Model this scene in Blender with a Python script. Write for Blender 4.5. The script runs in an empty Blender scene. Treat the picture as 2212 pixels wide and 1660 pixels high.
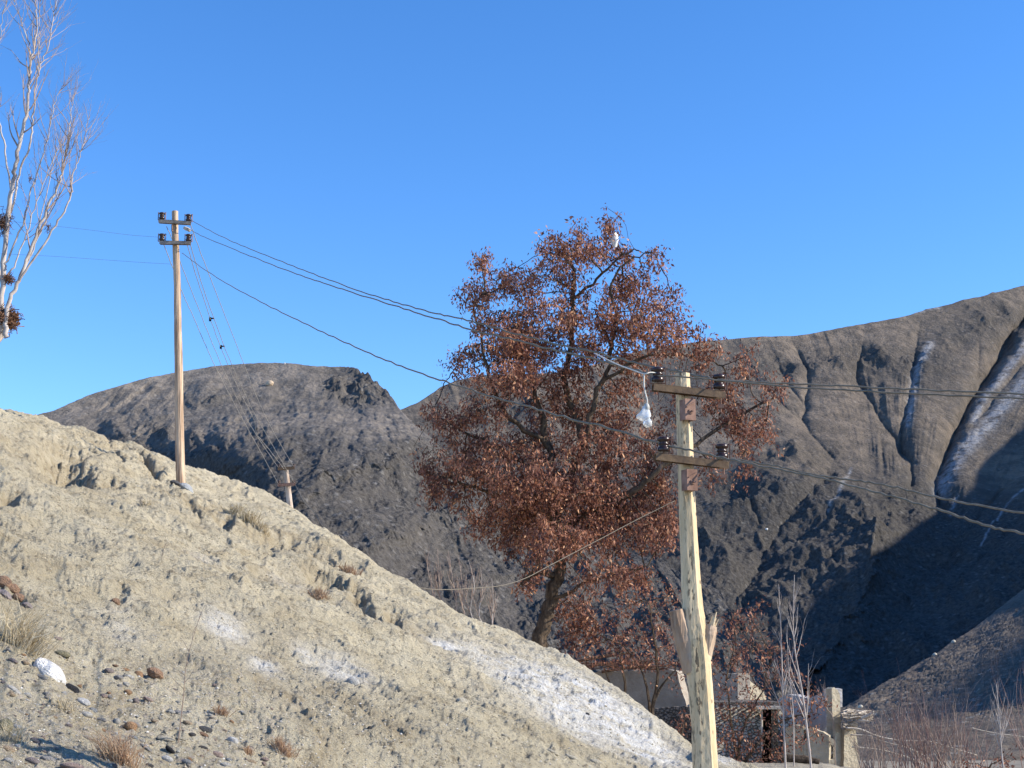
import bpy, math, random
import numpy as np
from mathutils import Vector, Matrix
from mathutils.bvhtree import BVHTree

random.seed(7); np.random.seed(7)
S = bpy.context.scene
COL = S.collection

# ------------------------------------------------------------------ camera, sky, sun, exposure
CAMZ = 3.3
FPX = 3039.0                                   # focal length in units of a 2212 px wide picture
UC, VC = 1106.0, 830.0
PITCH = math.atan(620.0 / FPX)
cam_d = bpy.data.cameras.new('camera'); cam = bpy.data.objects.new('camera', cam_d); COL.objects.link(cam)
cam.location = (0, 0, CAMZ); cam.rotation_euler = (math.pi/2 + PITCH, 0, 0)
cam_d.sensor_width = 36; cam_d.lens = 36 * FPX / 2212.0
cam_d.clip_start = 0.1; cam_d.clip_end = 9000
S.camera = cam

SUN_EL = math.radians(29); SUN_AZ = math.radians(96)   # azimuth clockwise from the view direction (+Y)
w = bpy.data.worlds.new('World'); S.world = w; w.use_nodes = True
nt = w.node_tree; bg = nt.nodes['Background']
sky = nt.nodes.new('ShaderNodeTexSky'); sky.sky_type = 'NISHITA'; sky.sun_disc = False
sky.sun_elevation = SUN_EL; sky.sun_rotation = SUN_AZ
sky.altitude = 2800; sky.air_density = 1.25; sky.dust_density = 0.0; sky.ozone_density = 2.6
hs = nt.nodes.new('ShaderNodeHueSaturation'); hs.inputs['Saturation'].default_value = 1.25; hs.inputs['Value'].default_value = 1.1
nt.links.new(sky.outputs[0], hs.inputs['Color']); tm = nt.nodes.new('ShaderNodeMix'); tm.data_type = 'RGBA'; tm.blend_type = 'MULTIPLY'; tm.inputs[0].default_value = 1
tm.inputs[7].default_value = (1.03, 1.06, 1.22, 1); nt.links.new(hs.outputs[0], tm.inputs[6]); nt.links.new(tm.outputs[2], bg.inputs[0]); bg.inputs[1].default_value = 0.135
sun_d = bpy.data.lights.new('sun', 'SUN'); sun = bpy.data.objects.new('sun', sun_d); COL.objects.link(sun)
sun_d.energy = 4.9; sun_d.angle = math.radians(0.5); sun_d.color = (1.0, 0.92, 0.78)
TS = Vector((math.sin(SUN_AZ)*math.cos(SUN_EL), math.cos(SUN_AZ)*math.cos(SUN_EL), math.sin(SUN_EL)))
sun.rotation_euler = TS.to_track_quat('Z', 'Y').to_euler()
S.view_settings.view_transform = 'Standard'; S.view_settings.look = 'None'
S.view_settings.exposure = 0.6; S.view_settings.gamma = 1; S.view_settings.use_curve_mapping = False

# ------------------------------------------------------------------ projection helpers
cp, sp = math.cos(PITCH), math.sin(PITCH)
def uv2se(u, v):
    xc = (np.asarray(u, float)-UC)/FPX; zc = (VC-np.asarray(v, float))/FPX
    dy = cp - zc*sp; return xc/dy, (sp + zc*cp)/dy
def se2uv(s, e):
    dc = cp + e*sp; zc = (-sp + e*cp)/dc; return UC + FPX*s/dc, VC - FPX*zc
def W(u, v, y):
    s, e = uv2se(u, v); return Vector((float(s*y), y, float(e*y)+CAMZ))
def px(n, y): return n*y/FPX

# ------------------------------------------------------------------ noise
def _h(ix, iy, seed):
    h = (ix.astype(np.int64)*374761393 + iy.astype(np.int64)*668265263 + seed*1442695041) & 0xffffffff
    h = ((h ^ (h >> 13))*1274126177) & 0xffffffff
    return ((h ^ (h >> 16)) & 0xffff)/65535.0
def vnoise(x, y, seed=0):
    ix = np.floor(x); iy = np.floor(y); fx = x-ix; fy = y-iy
    fx = fx*fx*fx*(fx*(fx*6-15)+10); fy = fy*fy*fy*(fy*(fy*6-15)+10)
    a = _h(ix, iy, seed); b = _h(ix+1, iy, seed); c = _h(ix, iy+1, seed); d = _h(ix+1, iy+1, seed)
    return (a*(1-fx)+b*fx)*(1-fy) + (c*(1-fx)+d*fx)*fy
def fbm(x, y, oct=5, seed=0, gain=0.5, ridged=False):
    t = 0; a = 1; n = 0
    for k in range(oct):
        q = vnoise(x, y, seed+k*17)
        if ridged: q = 1-np.abs(2*q-1)
        t = t + a*(q-0.5); n += a; a *= gain
        x, y = 1.87*x+0.6*y+3.1, 1.87*y-0.6*x+7.7
    return t/n*2
def sstep(a, b, x):
    t = np.clip((x-a)/(b-a), 0, 1); return t*t*(3-2*t)
def pl_dist(U, V, pts):
    """distance to a polyline, signed (positive on the right-hand side walking along it in the picture)"""
    best = np.full(U.shape, 1e9); sign = np.ones(U.shape); along = np.zeros(U.shape); n = len(pts)-1
    for i in range(n):
        ax, ay = pts[i]; bx, by = pts[i+1]; dx, dy = bx-ax, by-ay; L = dx*dx+dy*dy
        t = np.clip(((U-ax)*dx+(V-ay)*dy)/L, 0, 1)
        ex = U-(ax+t*dx); ey = V-(ay+t*dy); d = np.hypot(ex, ey)
        m = d < best; best = np.where(m, d, best)
        sign = np.where(m, np.where(dx*ey-dy*ex >= 0, 1, -1), sign); along = np.where(m, (i+t)/n, along)
    return best, sign, along

# ------------------------------------------------------------------ object helpers
def link(o, parent=None):
    COL.objects.link(o)
    if parent is not None: o.parent = parent
    return o
def tag(o, label=None, cat=None, group=None, kind=None):
    if label: o['label'] = label
    if cat: o['category'] = cat
    if group: o['group'] = group
    if kind: o['kind'] = kind
    return o
def empty(name, loc, label, cat, group=None):
    o = bpy.data.objects.new(name, None); o.location = loc; o.empty_display_size = 0.2
    link(o); tag(o, label, cat, group); return o
class MB:
    def __init__(self): self.v = []; self.f = []; self.n = 0; self.c = []
    def add(self, vs, fs, c=None):
        self.v.extend([tuple(p) for p in vs]); self.f.extend([tuple(i+self.n for i in f) for f in fs])
        self.n += len(vs)
        self.c.extend([c if c is not None else 0.5]*len(vs))
    def tube(self, pts, rad, sides=8, caps=True, c=None, jit=0, prof=None):
        pts = [Vector(p) for p in pts]; n = len(pts); vs = []; fs = []
        up = Vector((0.31, 0.17, 0.93)); prev = None
        for i, p in enumerate(pts):
            d = (pts[min(i+1, n-1)]-pts[max(i-1, 0)])
            if d.length < 1e-9: d = Vector((0, 0, 1))
            d.normalize()
            if prev is None:
                a = d.cross(Vector((0, 1, 0)));
                if a.length < 0.1: a = d.cross(Vector((1, 0, 0)))
            else: a = prev - d*prev.dot(d)
            a.normalize(); prev = a; b = d.cross(a)
            r = rad[i] if hasattr(rad, '__len__') else rad
            for k in range(sides):
                t = 2*math.pi*k/sides; q = prof[k] if prof else 1
                rr = r*q*(1+jit*(random.random()-0.5))
                vs.append(p + a*math.cos(t)*rr + b*math.sin(t)*rr)
        for i in range(n-1):
            for k in range(sides):
                k2 = (k+1) % sides
                fs.append((i*sides+k, i*sides+k2, (i+1)*sides+k2, (i+1)*sides+k))
        if caps and sides > 2:
            fs.append(tuple(range(sides))[::-1]); fs.append(tuple((n-1)*sides+k for k in range(sides)))
        self.add(vs, fs, c)
    def box(self, c, sx, sy, sz, M=None, col=None):
        vs = [Vector((x*sx/2, y*sy/2, z*sz/2)) for x in (-1, 1) for y in (-1, 1) for z in (-1, 1)]
        if M is not None: vs = [M @ p for p in vs]
        vs = [p+Vector(c) for p in vs]
        self.add(vs, [(0, 1, 3, 2), (4, 6, 7, 5), (0, 4, 5, 1), (2, 3, 7, 6), (0, 2, 6, 4), (1, 5, 7, 3)], col)
    def lathe(self, prof, M, seg=16, c=None):
        """prof: (radius, z) pairs; M maps local to world"""
        vs = []; fs = []; n = len(prof)
        for r, z in prof:
            for k in range(seg):
                t = 2*math.pi*k/seg; vs.append(M @ Vector((r*math.cos(t), r*math.sin(t), z)))
        for i in range(n-1):
            for k in range(seg):
                k2 = (k+1) % seg; fs.append((i*seg+k, i*seg+k2, (i+1)*seg+k2, (i+1)*seg+k))
        fs.append(tuple(range(seg))[::-1]); fs.append(tuple((n-1)*seg+k for k in range(seg)))
        self.add(vs, fs, c)
    def build(self, name, mat, parent=None, smooth=False, attr=False, origin=None):
        me = bpy.data.meshes.new(name)
        vs = self.v
        if origin is not None: vs = [(x-origin[0], y-origin[1], z-origin[2]) for x, y, z in vs]
        me.from_pydata(vs, [], self.f); me.update()
        if smooth: me.polygons.foreach_set('use_smooth', [True]*len(me.polygons))
        if attr:
            a = me.attributes.new('tint', 'FLOAT', 'POINT'); a.data.foreach_set('value', self.c)
        me.materials.append(mat)
        o = bpy.data.objects.new(name, me); link(o, parent)
        if origin is not None and parent is None: o.location = origin
        return o
def rel(parent_obj):           # origin helper: children are stored relative to their thing's base
    return parent_obj.location
def grid_mesh(name, P, mat, attrs=None, smooth=True):
    """P: (rows, cols, 3) array"""
    r, c, _ = P.shape; me = bpy.data.meshes.new(name)
    idx = np.arange(r*c).reshape(r, c)
    q = np.stack([idx[:-1, :-1], idx[:-1, 1:], idx[1:, 1:], idx[1:, :-1]], -1).reshape(-1, 4)
    me.vertices.add(r*c); me.vertices.foreach_set('co', P.reshape(-1).astype(np.float32))
    me.loops.add(q.size); me.loops.foreach_set('vertex_index', q.reshape(-1).astype(np.int32))
    me.polygons.add(len(q)); me.polygons.foreach_set('loop_start', (np.arange(len(q))*4).astype(np.int32))
    me.update(calc_edges=True); me.validate()
    me.polygons.foreach_set('use_smooth', np.full(len(me.polygons), smooth))
    for k, a in (attrs or {}).items():
        at = me.attributes.new(k, 'FLOAT', 'POINT'); at.data.foreach_set('value', a.reshape(-1).astype(np.float32))
    me.materials.append(mat); o = bpy.data.objects.new(name, me); link(o); return o, q

# ------------------------------------------------------------------ materials
class NT:
    def __init__(self, name, rough=0.9, spec=0.2):
        self.m = bpy.data.materials.new(name); self.m.use_nodes = True; self.t = self.m.node_tree
        self.b = self.t.nodes['Principled BSDF']; self.b.inputs['Roughness'].default_value = rough
        self.b.inputs['Specular IOR Level'].default_value = spec; self._co = {}
    def n(self, ty, **kw):
        q = self.t.nodes.new(ty)
        for k, v in kw.items(): setattr(q, k, v)
        return q
    def l(self, a, b): self.t.links.new(a, b)
    def coord(self, kind='Object', scale=(1, 1, 1), rot=(0, 0, 0)):
        tc = self.n('ShaderNodeTexCoord'); mp = self.n('ShaderNodeMapping')
        mp.inputs['Scale'].default_value = scale; mp.inputs['Rotation'].default_value = rot
        self.l(tc.outputs[kind], mp.inputs[0]); return mp.outputs[0]
    def noise(self, co, scale, detail=6, rough=0.55, lac=2.0, dist=0):
        q = self.n('ShaderNodeTexNoise'); q.inputs['Scale'].default_value = scale
        q.inputs['Detail'].default_value = detail; q.inputs['Roughness'].default_value = rough
        q.inputs['Lacunarity'].default_value = lac; q.inputs['Distortion'].default_value = dist
        self.l(co, q.inputs['Vector']); return q.outputs['Fac']
    def vor(self, co, scale, feature='F1', out='Distance', rnd=1):
        q = self.n('ShaderNodeTexVoronoi'); q.feature = feature; q.inputs['Scale'].default_value = scale
        q.inputs['Randomness'].default_value = rnd
        self.l(co, q.inputs['Vector']); return q.outputs[out]
    def ramp(self, fac, stops, interp='LINEAR'):
        q = self.n('ShaderNodeValToRGB'); q.color_ramp.interpolation = interp; e = q.color_ramp.elements
        while len(e) < len(stops): e.new(0.5)
        for k, (p, c) in enumerate(stops):
            e[k].position = p; e[k].color = (c, c, c, 1) if not hasattr(c, '__len__') else (*c, 1)
        self.l(fac, q.inputs[0]); return q.outputs[0]
    def mix(self, fac, a, b, blend='MIX'):
        q = self.n('ShaderNodeMix'); q.data_type = 'RGBA'; q.blend_type = blend
        for s, x in ((q.inputs[0], fac), (q.inputs[6], a), (q.inputs[7], b)):
            if hasattr(x, 'is_linked'): self.l(x, s)
            elif hasattr(x, '__len__'): s.default_value = (*x, 1)
            else: s.default_value = x
        return q.outputs[2]
    def math(self, op, a, b=0.0, clamp=False):
        q = self.n('ShaderNodeMath'); q.operation = op; q.use_clamp = clamp
        for s, x in ((q.inputs[0], a), (q.inputs[1], b)):
            if hasattr(x, 'is_linked'): self.l(x, s)
            else: s.default_value = x
        return q.outputs[0]
    def attr(self, name):
        q = self.n('ShaderNodeAttribute'); q.attribute_name = name; return q.outputs['Fac']
    def base(self, x):
        if hasattr(x, 'is_linked'): self.l(x, self.b.inputs['Base Color'])
        else: self.b.inputs['Base Color'].default_value = (*x, 1)
    def bump(self, h, dist=0.02, strength=1.0):
        q = self.n('ShaderNodeBump'); q.inputs['Distance'].default_value = dist
        q.inputs['Strength'].default_value = strength; self.l(h, q.inputs['Height'])
        self.l(q.outputs[0], self.b.inputs['Normal'])

def mat_simple(name, c1, c2, scale=8, rough=0.85, bump=0.004, spec=0.2, stretch=(1, 1, 1), metal=0):
    m = NT(name, rough, spec); co = m.coord('Object', stretch); n = m.noise(co, scale)
    m.base(m.ramp(n, [(0.3, c1), (0.7, c2)])); m.b.inputs['Metallic'].default_value = metal
    if bump: m.bump(m.noise(co, scale*2.3, 5), bump)
    return m.m

def mat_slope():
    m = NT('pale_clay_slope', 0.95, 0.1); co = m.coord('Object'); st = m.coord('Object', (1, 0.5, 1), (0, 0, 0.5))
    big = m.noise(co, 0.35, 4); fine = m.noise(co, 9, 8, 0.7); mid = m.noise(st, 2.2, 6, 0.6)
    c = m.ramp(mid, [(0.3, (0.48, 0.395, 0.255)), (0.5, (0.62, 0.54, 0.38)), (0.7, (0.72, 0.635, 0.46))])
    c = m.mix(m.ramp(big, [(0.4, 0.0), (0.65, 0.55)]), c, (0.52, 0.45, 0.32))
    c = m.mix(m.ramp(fine, [(0.36, 0.8), (0.47, 0.0)]), c, (0.27, 0.22, 0.15))
    gr = m.vor(co, 22, out='Color')
    c = m.mix(m.math('MULTIPLY', m.ramp(m.noise(co, 30, 3), [(0.45, 0.0), (0.6, 0.5)]), m.attr('gravel')), c, gr_mix(m, gr))
    sf = m.math('MULTIPLY', m.attr('salt'), m.ramp(m.noise(m.coord('Object', (0.55, 1.7, 1), (0, 0, 0.15)), 2.6, 9, 0.75), [(0.34, 0.0), (0.58, 1.0)]))
    c = m.mix(sf, c, (0.86, 0.84, 0.80))
    c = m.mix(m.math('MULTIPLY', m.attr('raw_shade'), m.ramp(m.noise(co, 3, 6, .7), [(.35, 1), (.6, .2)])), c, (0.34, 0.265, 0.165))  # browner bare soil, also painting shade into the hollows and ledges
    m.base(c)
    sx_ = m.coord('Object', (0.55, 1.2, 1), (0, 0, 0.35))
    h = m.math('ADD', m.math('MULTIPLY', m.noise(sx_, 6, 9, 0.75), 1.0), m.math('MULTIPLY', m.noise(co, 30, 5, 0.7), 0.45))
    m.bump(h, 0.12, 1.0)
    return m.m
def gr_mix(m, col):
    hs = m.n('ShaderNodeHueSaturation'); hs.inputs['Saturation'].default_value = 0.15; hs.inputs['Value'].default_value = 0.55
    m.l(col, hs.inputs['Color']); return m.mix(0.35, hs.outputs[0], (0.50, 0.43, 0.33), 'MIX')

def mat_mount(name, cold, warm, rockc, sc=1.0, spk=.5):
    m = NT(name, 0.95, 0.1); co = m.coord('Object')
    a = m.noise(co, 0.012*sc, 6, 0.6); b = m.noise(co, 0.11*sc, 8, 0.7); f = m.noise(co, 0.6*sc, 6, 0.7)
    c = m.mix(m.ramp(a, [(0.35, 0.0), (0.65, 1.0)]), cold, warm)
    c = m.mix(m.attr('tan'), c, warm)
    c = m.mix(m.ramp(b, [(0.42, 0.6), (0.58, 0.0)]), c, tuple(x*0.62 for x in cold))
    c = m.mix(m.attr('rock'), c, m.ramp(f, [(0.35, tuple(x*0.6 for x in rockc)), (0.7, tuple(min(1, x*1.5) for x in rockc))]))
    sp_ = m.vor(co, 0.22*sc)
    c = m.mix(m.math('MULTIPLY', m.ramp(sp_, [(0.12, 1.0), (0.24, 0.0)]), spk), c, (0.36, 0.345, 0.32))
    sn = m.math('MULTIPLY', m.attr('snow'), m.ramp(m.noise(co, 0.22*sc, 6, 0.7), [(0.36, 0.0), (0.56, 1.0)]))
    c = m.mix(m.math('MULTIPLY', sn, .42), c, (0.56, 0.58, 0.62)); m.base(c)
    h = m.math('ADD', m.noise(co, 0.09*sc, 9, 0.7), m.math('MULTIPLY', m.noise(co, 0.45*sc, 5, 0.7), 0.35))
    m.bump(h, 3.6/sc, 1.0)
    return m.m

M_SLOPE = mat_slope()
M_LEFT = mat_mount('grey_scree_hill', (0.155, 0.142, 0.130), (0.290, 0.248, 0.205), (0.105, 0.096, 0.088), 1.8, .32)
M_RIGHT = mat_mount('grey_brown_mountain', (0.120, 0.108, 0.097), (0.245, 0.197, 0.153), (0.082, 0.076, 0.071), 1.0, .2)
M_FOOT = mat_mount('stony_foot_slope', (0.15, 0.125, 0.10), (0.24, 0.195, 0.155), (0.19, 0.16, 0.13), 2.6, .7)

# ------------------------------------------------------------------ hill and mountain terrain
def crest_fn(pts):
    s, e = uv2se([p[0] for p in pts], [p[1] for p in pts]); s = np.array(s); e = np.array(e); o = np.argsort(s)
    return lambda q: np.interp(q, s[o], e[o])
def build_far(name, crest, umin, umax, ncol, nrow, elow, y0, v0, slope_k, feats, zn, mat, attrs_fn, label=None, yfun=None, back=8, yb=0.05):
    cf = crest_fn(crest)
    s0 = float(uv2se(umin, 1000)[0]); s1 = float(uv2se(umax, 1000)[0])
    s = np.linspace(s0, s1, ncol)[None, :]; t = np.linspace(0, 1, nrow)[:, None]**0.9
    ec = cf(s); e = elow + (ec-elow)*t; s = np.broadcast_to(s, e.shape)
    U, V = se2uv(s, e)
    y = yfun(U, V) if yfun else y0*np.exp((v0-V)/slope_k)
    y = y*(1-feats(U, V))
    x = s*y; z = e*y + CAMZ
    edge = sstep(0, 0.06, 1-t)
    dz = zn(x, y, U, V)*np.maximum(edge, 0.45)
    z = z+dz
    P = np.stack([x, y, z], -1)
    rows = [P]; at = attrs_fn(U, V, x, y); ra = {k: [a] for k, a in at.items()}
    for k in range(1, back):
        q = P[-1].copy(); g = 1+yb*k; q[:, 0] *= g; q[:, 1] *= g; q[:, 2] = P[-1, :, 2] - 0.012*k*k*P[-1, :, 1]*0.6
        rows.append(q[None]);
        for kk in ra: ra[kk].append(ra[kk][0][-1:][:])
    P2 = np.concatenate(rows, 0); A = {k: np.concatenate(v, 0) for k, v in ra.items()}
    o, q = grid_mesh(name, P2, mat, A); tag(o, kind='structure'); return o, P2, q
def C6(pts): return [(1425.7+x*.3644, 604.9+y*.3644) for x, y in pts]

GULLIES = [  # (points, width, amp)
 (C6([(760, 330), (830, 440), (880, 560), (870, 680), (840, 840), (880, 920), (950, 990), (1010, 1060)]), 26, .011),
 (C6([(640, 400), (700, 500), (760, 620), (840, 740)]), 15, .005),
 (C6([(540, 560), (620, 640), (700, 720), (780, 800), (850, 850)]), 15, .005),
 (C6([(1215, 330), (1180, 480), (1170, 600), (1230, 700), (1320, 840), (1400, 950), (1440, 1040)]), 24, .010),
 (C6([(1540, 260), (1500, 480), (1470, 700), (1450, 880), (1430, 960), (1440, 1040), (1500, 1100), (1480, 1220)]), 30, .015),
 (C6([(1880, 330), (1890, 520), (1910, 620)]), 13, .004),
 (C6([(2400, -150), (2158, 220), (2000, 480), (1900, 640), (1780, 860), (1680, 1060), (1635, 1200), (1650, 1330)]), 46, .034),
 (C6([(2400, 200), (2158, 500), (1960, 740), (1860, 840)]), 20, .008),
 (C6([(480, 1180), (520, 1330), (600, 1450)]), 16, .006),
 ([(1560, 1420), (1610, 1270), (1660, 1180), (1720, 1110), (1790, 1040)], 55, .014),
 ([(2212, 1010), (2120, 1110), (2030, 1230), (1950, 1330)], 34, .013),
 ([(2212, 1110), (2120, 1210), (2040, 1300)], 30, .010),
]
def feat_M(U, V):
    f = np.zeros(U.shape)
    wob = fbm(U/50, V/50, 3, 5)*9
    for pts, wd, amp in GULLIES:
        d, sg, al = pl_dist(U+wob, V+wob*0.5, pts)
        fade = np.clip(al*6, 0.15, 1)
        f -= 1.0*amp*np.exp(-(d/wd/.5)**0.85)*fade
    # the middle spur whose left flank stays in shade
    wb2 = fbm(U/90, V/70, 6, 57, .62)*38; d, sg, al = pl_dist(U+wb2, V+wb2*.5, [(1785, 1000), (1840, 1060), (1885, 1125), (1900, 1200), (1860, 1320), (1790, 1430)])
    f += 0.050*np.where(sg > 0, np.exp(-d/110), np.exp(-d/60))*sstep(990, 1120, V)
    # snow gully right bank, nearer to the camera towards the right
    f += 0.10*sstep(2050, 2500, U-(1080-V)*0.95)
    d, sg, al = pl_dist(U, V, C6([(2158, 380), (1960, 640), (1800, 900)]))
    f += 0.004*np.exp(-(d/14)**2)
    f += 0.012*fbm(U/170, V/230, 3, 11)
    til = np.interp(U, [1000, 1500, 1850, 1950, 2212], [.3, .55, .45, -.1, -.85]); Uf = U-(V-700)*til
    fl = fbm(Uf/34, V/260, 5, 47, .6, True); f += 0.0030*fl*np.clip(.5+1.6*fbm(U/140, V/120, 3, 49), 0, 1.3)*sstep(640, 760, V)*np.clip(1.2-rock_M(U, V), .3, 1)
    # buttress left of the middle and bulges
    f += 0.035*np.exp(-(((U-1700)/120)**2+((V-1020)/80)**2)) + 0.02*np.exp(-(((U-1500)/120)**2+((V-1180)/120)**2))
    return f
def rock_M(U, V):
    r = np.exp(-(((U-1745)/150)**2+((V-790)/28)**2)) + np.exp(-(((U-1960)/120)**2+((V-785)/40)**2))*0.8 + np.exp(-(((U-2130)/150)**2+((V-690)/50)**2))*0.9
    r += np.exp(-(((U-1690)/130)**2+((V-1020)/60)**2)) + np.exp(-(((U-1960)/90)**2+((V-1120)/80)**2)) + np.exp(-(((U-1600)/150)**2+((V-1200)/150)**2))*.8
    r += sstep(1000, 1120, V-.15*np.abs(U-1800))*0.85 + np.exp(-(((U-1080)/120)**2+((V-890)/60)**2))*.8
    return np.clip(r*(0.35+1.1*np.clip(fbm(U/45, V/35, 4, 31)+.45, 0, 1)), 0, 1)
def zn_M(x, y, U, V):
    rk = rock_M(U, V)
    return 2.2*fbm(x/45, y/70, 5, 3) + rk*7.0*fbm(x/26, y/30, 6, 9, 0.55, True) + 0.7*fbm(x/7, y/7, 4, 19, .6)
SNOW = [(C6([(1600, 390), (1510, 600), (1470, 860)]), 11), (C6([(2300, 240), (2158, 400), (1920, 700), (1860, 830)]), 11),
        (C6([(2330, 400), (2158, 600), (1950, 850), (1760, 1060), (1665, 1250)]), 20), (C6([(1130, 1130), (1000, 1370)]), 5),
        (C6([(2200, 1200), (2060, 1330), (1900, 1560)]), 3), (C6([(1760, 1280), (1720, 1370)]), 5),
        ([(2030, 664), (1975, 676)], 4)]
def attr_M(U, V, x, y):
    sn = np.zeros(U.shape)
    for pts, wd in SNOW:
        d, sg, al = pl_dist(U, V, pts); sn = np.maximum(sn, np.exp(-(d/wd/.75)**2)*(1 if wd > 9.5 else .75))
    tn = sstep(-40, 0, -(V-np.interp(U, [1400, 1700, 1900, 2212], [770, 745, 705, 650])))*0.9
    tn = np.maximum(tn, 0.75*np.exp(-(((U-1760)/150)**2+((V-900)/70)**2)))
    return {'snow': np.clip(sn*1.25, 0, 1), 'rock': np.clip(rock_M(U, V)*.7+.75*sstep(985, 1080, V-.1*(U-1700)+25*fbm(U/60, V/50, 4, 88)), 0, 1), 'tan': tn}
CREST_M = [(600, 1000), (820, 935), (866, 886), (900, 872), (950, 838), (985, 822), (1040, 812), (1110, 812), (1200, 806), (1300, 785), (1390, 758),
           (1460, 746), (1540, 737), (1650, 727), (1720, 724), (1780, 716), (1850, 703), (1930, 688), (1975, 677), (2030, 662), (2120, 641), (2212, 618), (2500, 560)]
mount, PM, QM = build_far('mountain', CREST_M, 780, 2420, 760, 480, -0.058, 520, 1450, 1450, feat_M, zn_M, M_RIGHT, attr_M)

CREST_L = [(-400, 1010), (-100, 950), (65, 903), (120, 886), (200, 853), (270, 831), (330, 815), (400, 801), (470, 788), (560, 782), (640, 785), (680, 791), (740, 793), (770, 797),
           (800, 818), (830, 842), (850, 862), (862, 882), (890, 912), (950, 965), (1050, 1050), (1150, 1110), (1300, 1178), (1397, 1206), (1465, 1232), (1520, 1262), (1555, 1281),
           (1592, 1337), (1640, 1400), (1700, 1480), (1800, 1580), (2000, 1700)]
RIDGES_L = [([(600, 832), (540, 846), (480, 850), (430, 862), (395, 885)], 26, 60, .012),
            ([(760, 875), (700, 893), (640, 903), (590, 935), (540, 960), (470, 985), (330, 1000)], 45, 60, .030),
            ([(400, 868), (340, 905), (290, 930), (220, 945)], 30, 50, .022),
            ([(930, 985), (800, 1000), (700, 1035), (630, 1090), (600, 1130)], 35, 60, .020),
            ([(1080, 1100), (950, 1110), (850, 1150), (780, 1200)], 35, 60, .018),
            ([(1280, 1200), (1150, 1220), (1050, 1270), (950, 1330)], 40, 60, .018)]
def feat_L(U, V):
    f = np.zeros(U.shape); wob = fbm(U/40, V/40, 5, 15, .62)*20
    f += 0.17*sstep(230, 640, U+wob)*(1-.75*sstep(690, 1150, U))*sstep(868, 1000, V+wob*.6+(U-450)*.06)
    for pts, wl, wr, amp in RIDGES_L:        # walking right to left: lower side is sg<0
        d, sg, al = pl_dist(U+wob, V+wob, pts)
        f += 0.9*amp*np.where(sg > 0, np.exp(-d/wr), np.exp(-d/wl))*np.clip(np.minimum(al, 1-al)*6+.1, 0, 1)
    for pts, wd, amp in [([(420, 810), (395, 850), (385, 880)], 14, .004), ([(330, 820), (280, 870), (190, 925)], 16, .005), ([(260, 850), (220, 890), (170, 915)], 14, .004)]:
        d, sg, al = pl_dist(U, V, pts); f -= amp*np.exp(-d/wd)*np.clip(al*5, 0, 1)
    f += 0.010*fbm(U/120, V/90, 3, 41)
    Uf = U+(V-850)*np.interp(U, [0, 400, 700, 900], [1.3, .9, .3, -.6]); f += 0.0045*fbm(Uf/38, V/170, 5, 43, .62, True)*np.clip(.6+1.4*fbm(U/120, V/90, 3, 45), 0, 1.3)*sstep(790, 860, V)
    return f
def rock_L(U, V):
    r = 1.6*np.exp(-(((U-790)/85)**2+((V-830)/46)**2)) + 0.9*np.exp(-(((U-500)/90)**2+((V-865)/14)**2))
    r += sstep(900, 1060, V+0.08*(U-300))*0.6 + 0.7*np.exp(-(((U-330)/110)**2+((V-945)/35)**2))
    r -= 0.9*np.exp(-(((U-850)/90)**2+((V-915)/35)**2))
    return np.clip(r*(0.25+1.2*np.clip(fbm(U/38, V/30, 4, 61)+.4, 0, 1)), 0, 1)
def zn_L(x, y, U, V):
    rk = rock_L(U, V)
    return 1.0*fbm(x/25, y/35, 5, 23) + rk*(3.4+3.0*np.exp(-(((U-790)/100)**2+((V-835)/45)**2)))*fbm(x/9, y/13, 7, 29, 0.70, True) + 0.5*fbm(x/3.0, y/4.0, 5, 39, .7)
def attr_L(U, V, x, y):
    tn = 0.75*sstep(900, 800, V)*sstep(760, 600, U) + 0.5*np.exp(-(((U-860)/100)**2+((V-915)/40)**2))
    return {'snow': np.zeros(U.shape), 'rock': np.clip(rock_L(U, V)*0.85+.7*sstep(915, 1010, V+30*fbm(U/70, V/60, 4, 89)), 0, 1), 'tan': np.clip(tn+.6*sstep(420, 250, U)*sstep(960, 900, V), 0, 1)}  # rock tone spread over the lower face also paints in its shade
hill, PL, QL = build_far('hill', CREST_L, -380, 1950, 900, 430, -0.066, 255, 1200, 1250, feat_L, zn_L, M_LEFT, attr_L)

# foot slope with the long sunlit rib, lower right
CREST_S = [(1450, 1665), (1650, 1610), (1760, 1560), (1840, 1518), (1900, 1482), (1990, 1432), (2060, 1386), (2110, 1352), (2160, 1312), (2212, 1272), (2500, 1060)]
def y_S(U, V):
    cr = np.interp(U, [p[0] for p in CREST_S], [p[1] for p in CREST_S])
    yc = np.interp(U, [1450, 1700, 1850, 2000, 2212, 2500], [120, 150, 185, 270, 430, 560])
    t = np.clip((V-cr)/(1690-cr+1e-6), 0, 1)
    return 60 + (yc-60)*(1-t)**2.4
def feat_S(U, V): return 0.02*fbm(U/90, V/60, 4, 77)
def zn_S(x, y, U, V): return (0.7*fbm(x/14, y/22, 5, 71) + 0.5*fbm(x/4, y/5, 6, 73, .6, True) + .25*fbm(x/1.2, y/1.6, 4, 75, .7))*np.clip((y-58)/60, 0, 1)
def attr_S(U, V, x, y):
    return {'snow': np.zeros(U.shape), 'rock': np.clip(fbm(U/40, V/30, 4, 81)+.3, 0, .9), 'tan': np.full(U.shape, .3)}
foot, PS, QS = build_far('foot_slope', CREST_S, 1450, 2460, 420, 260, -0.075, 0, 0, 1, feat_S, zn_S, M_FOOT, attr_S, yfun=y_S, back=5, yb=0.03)

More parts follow.
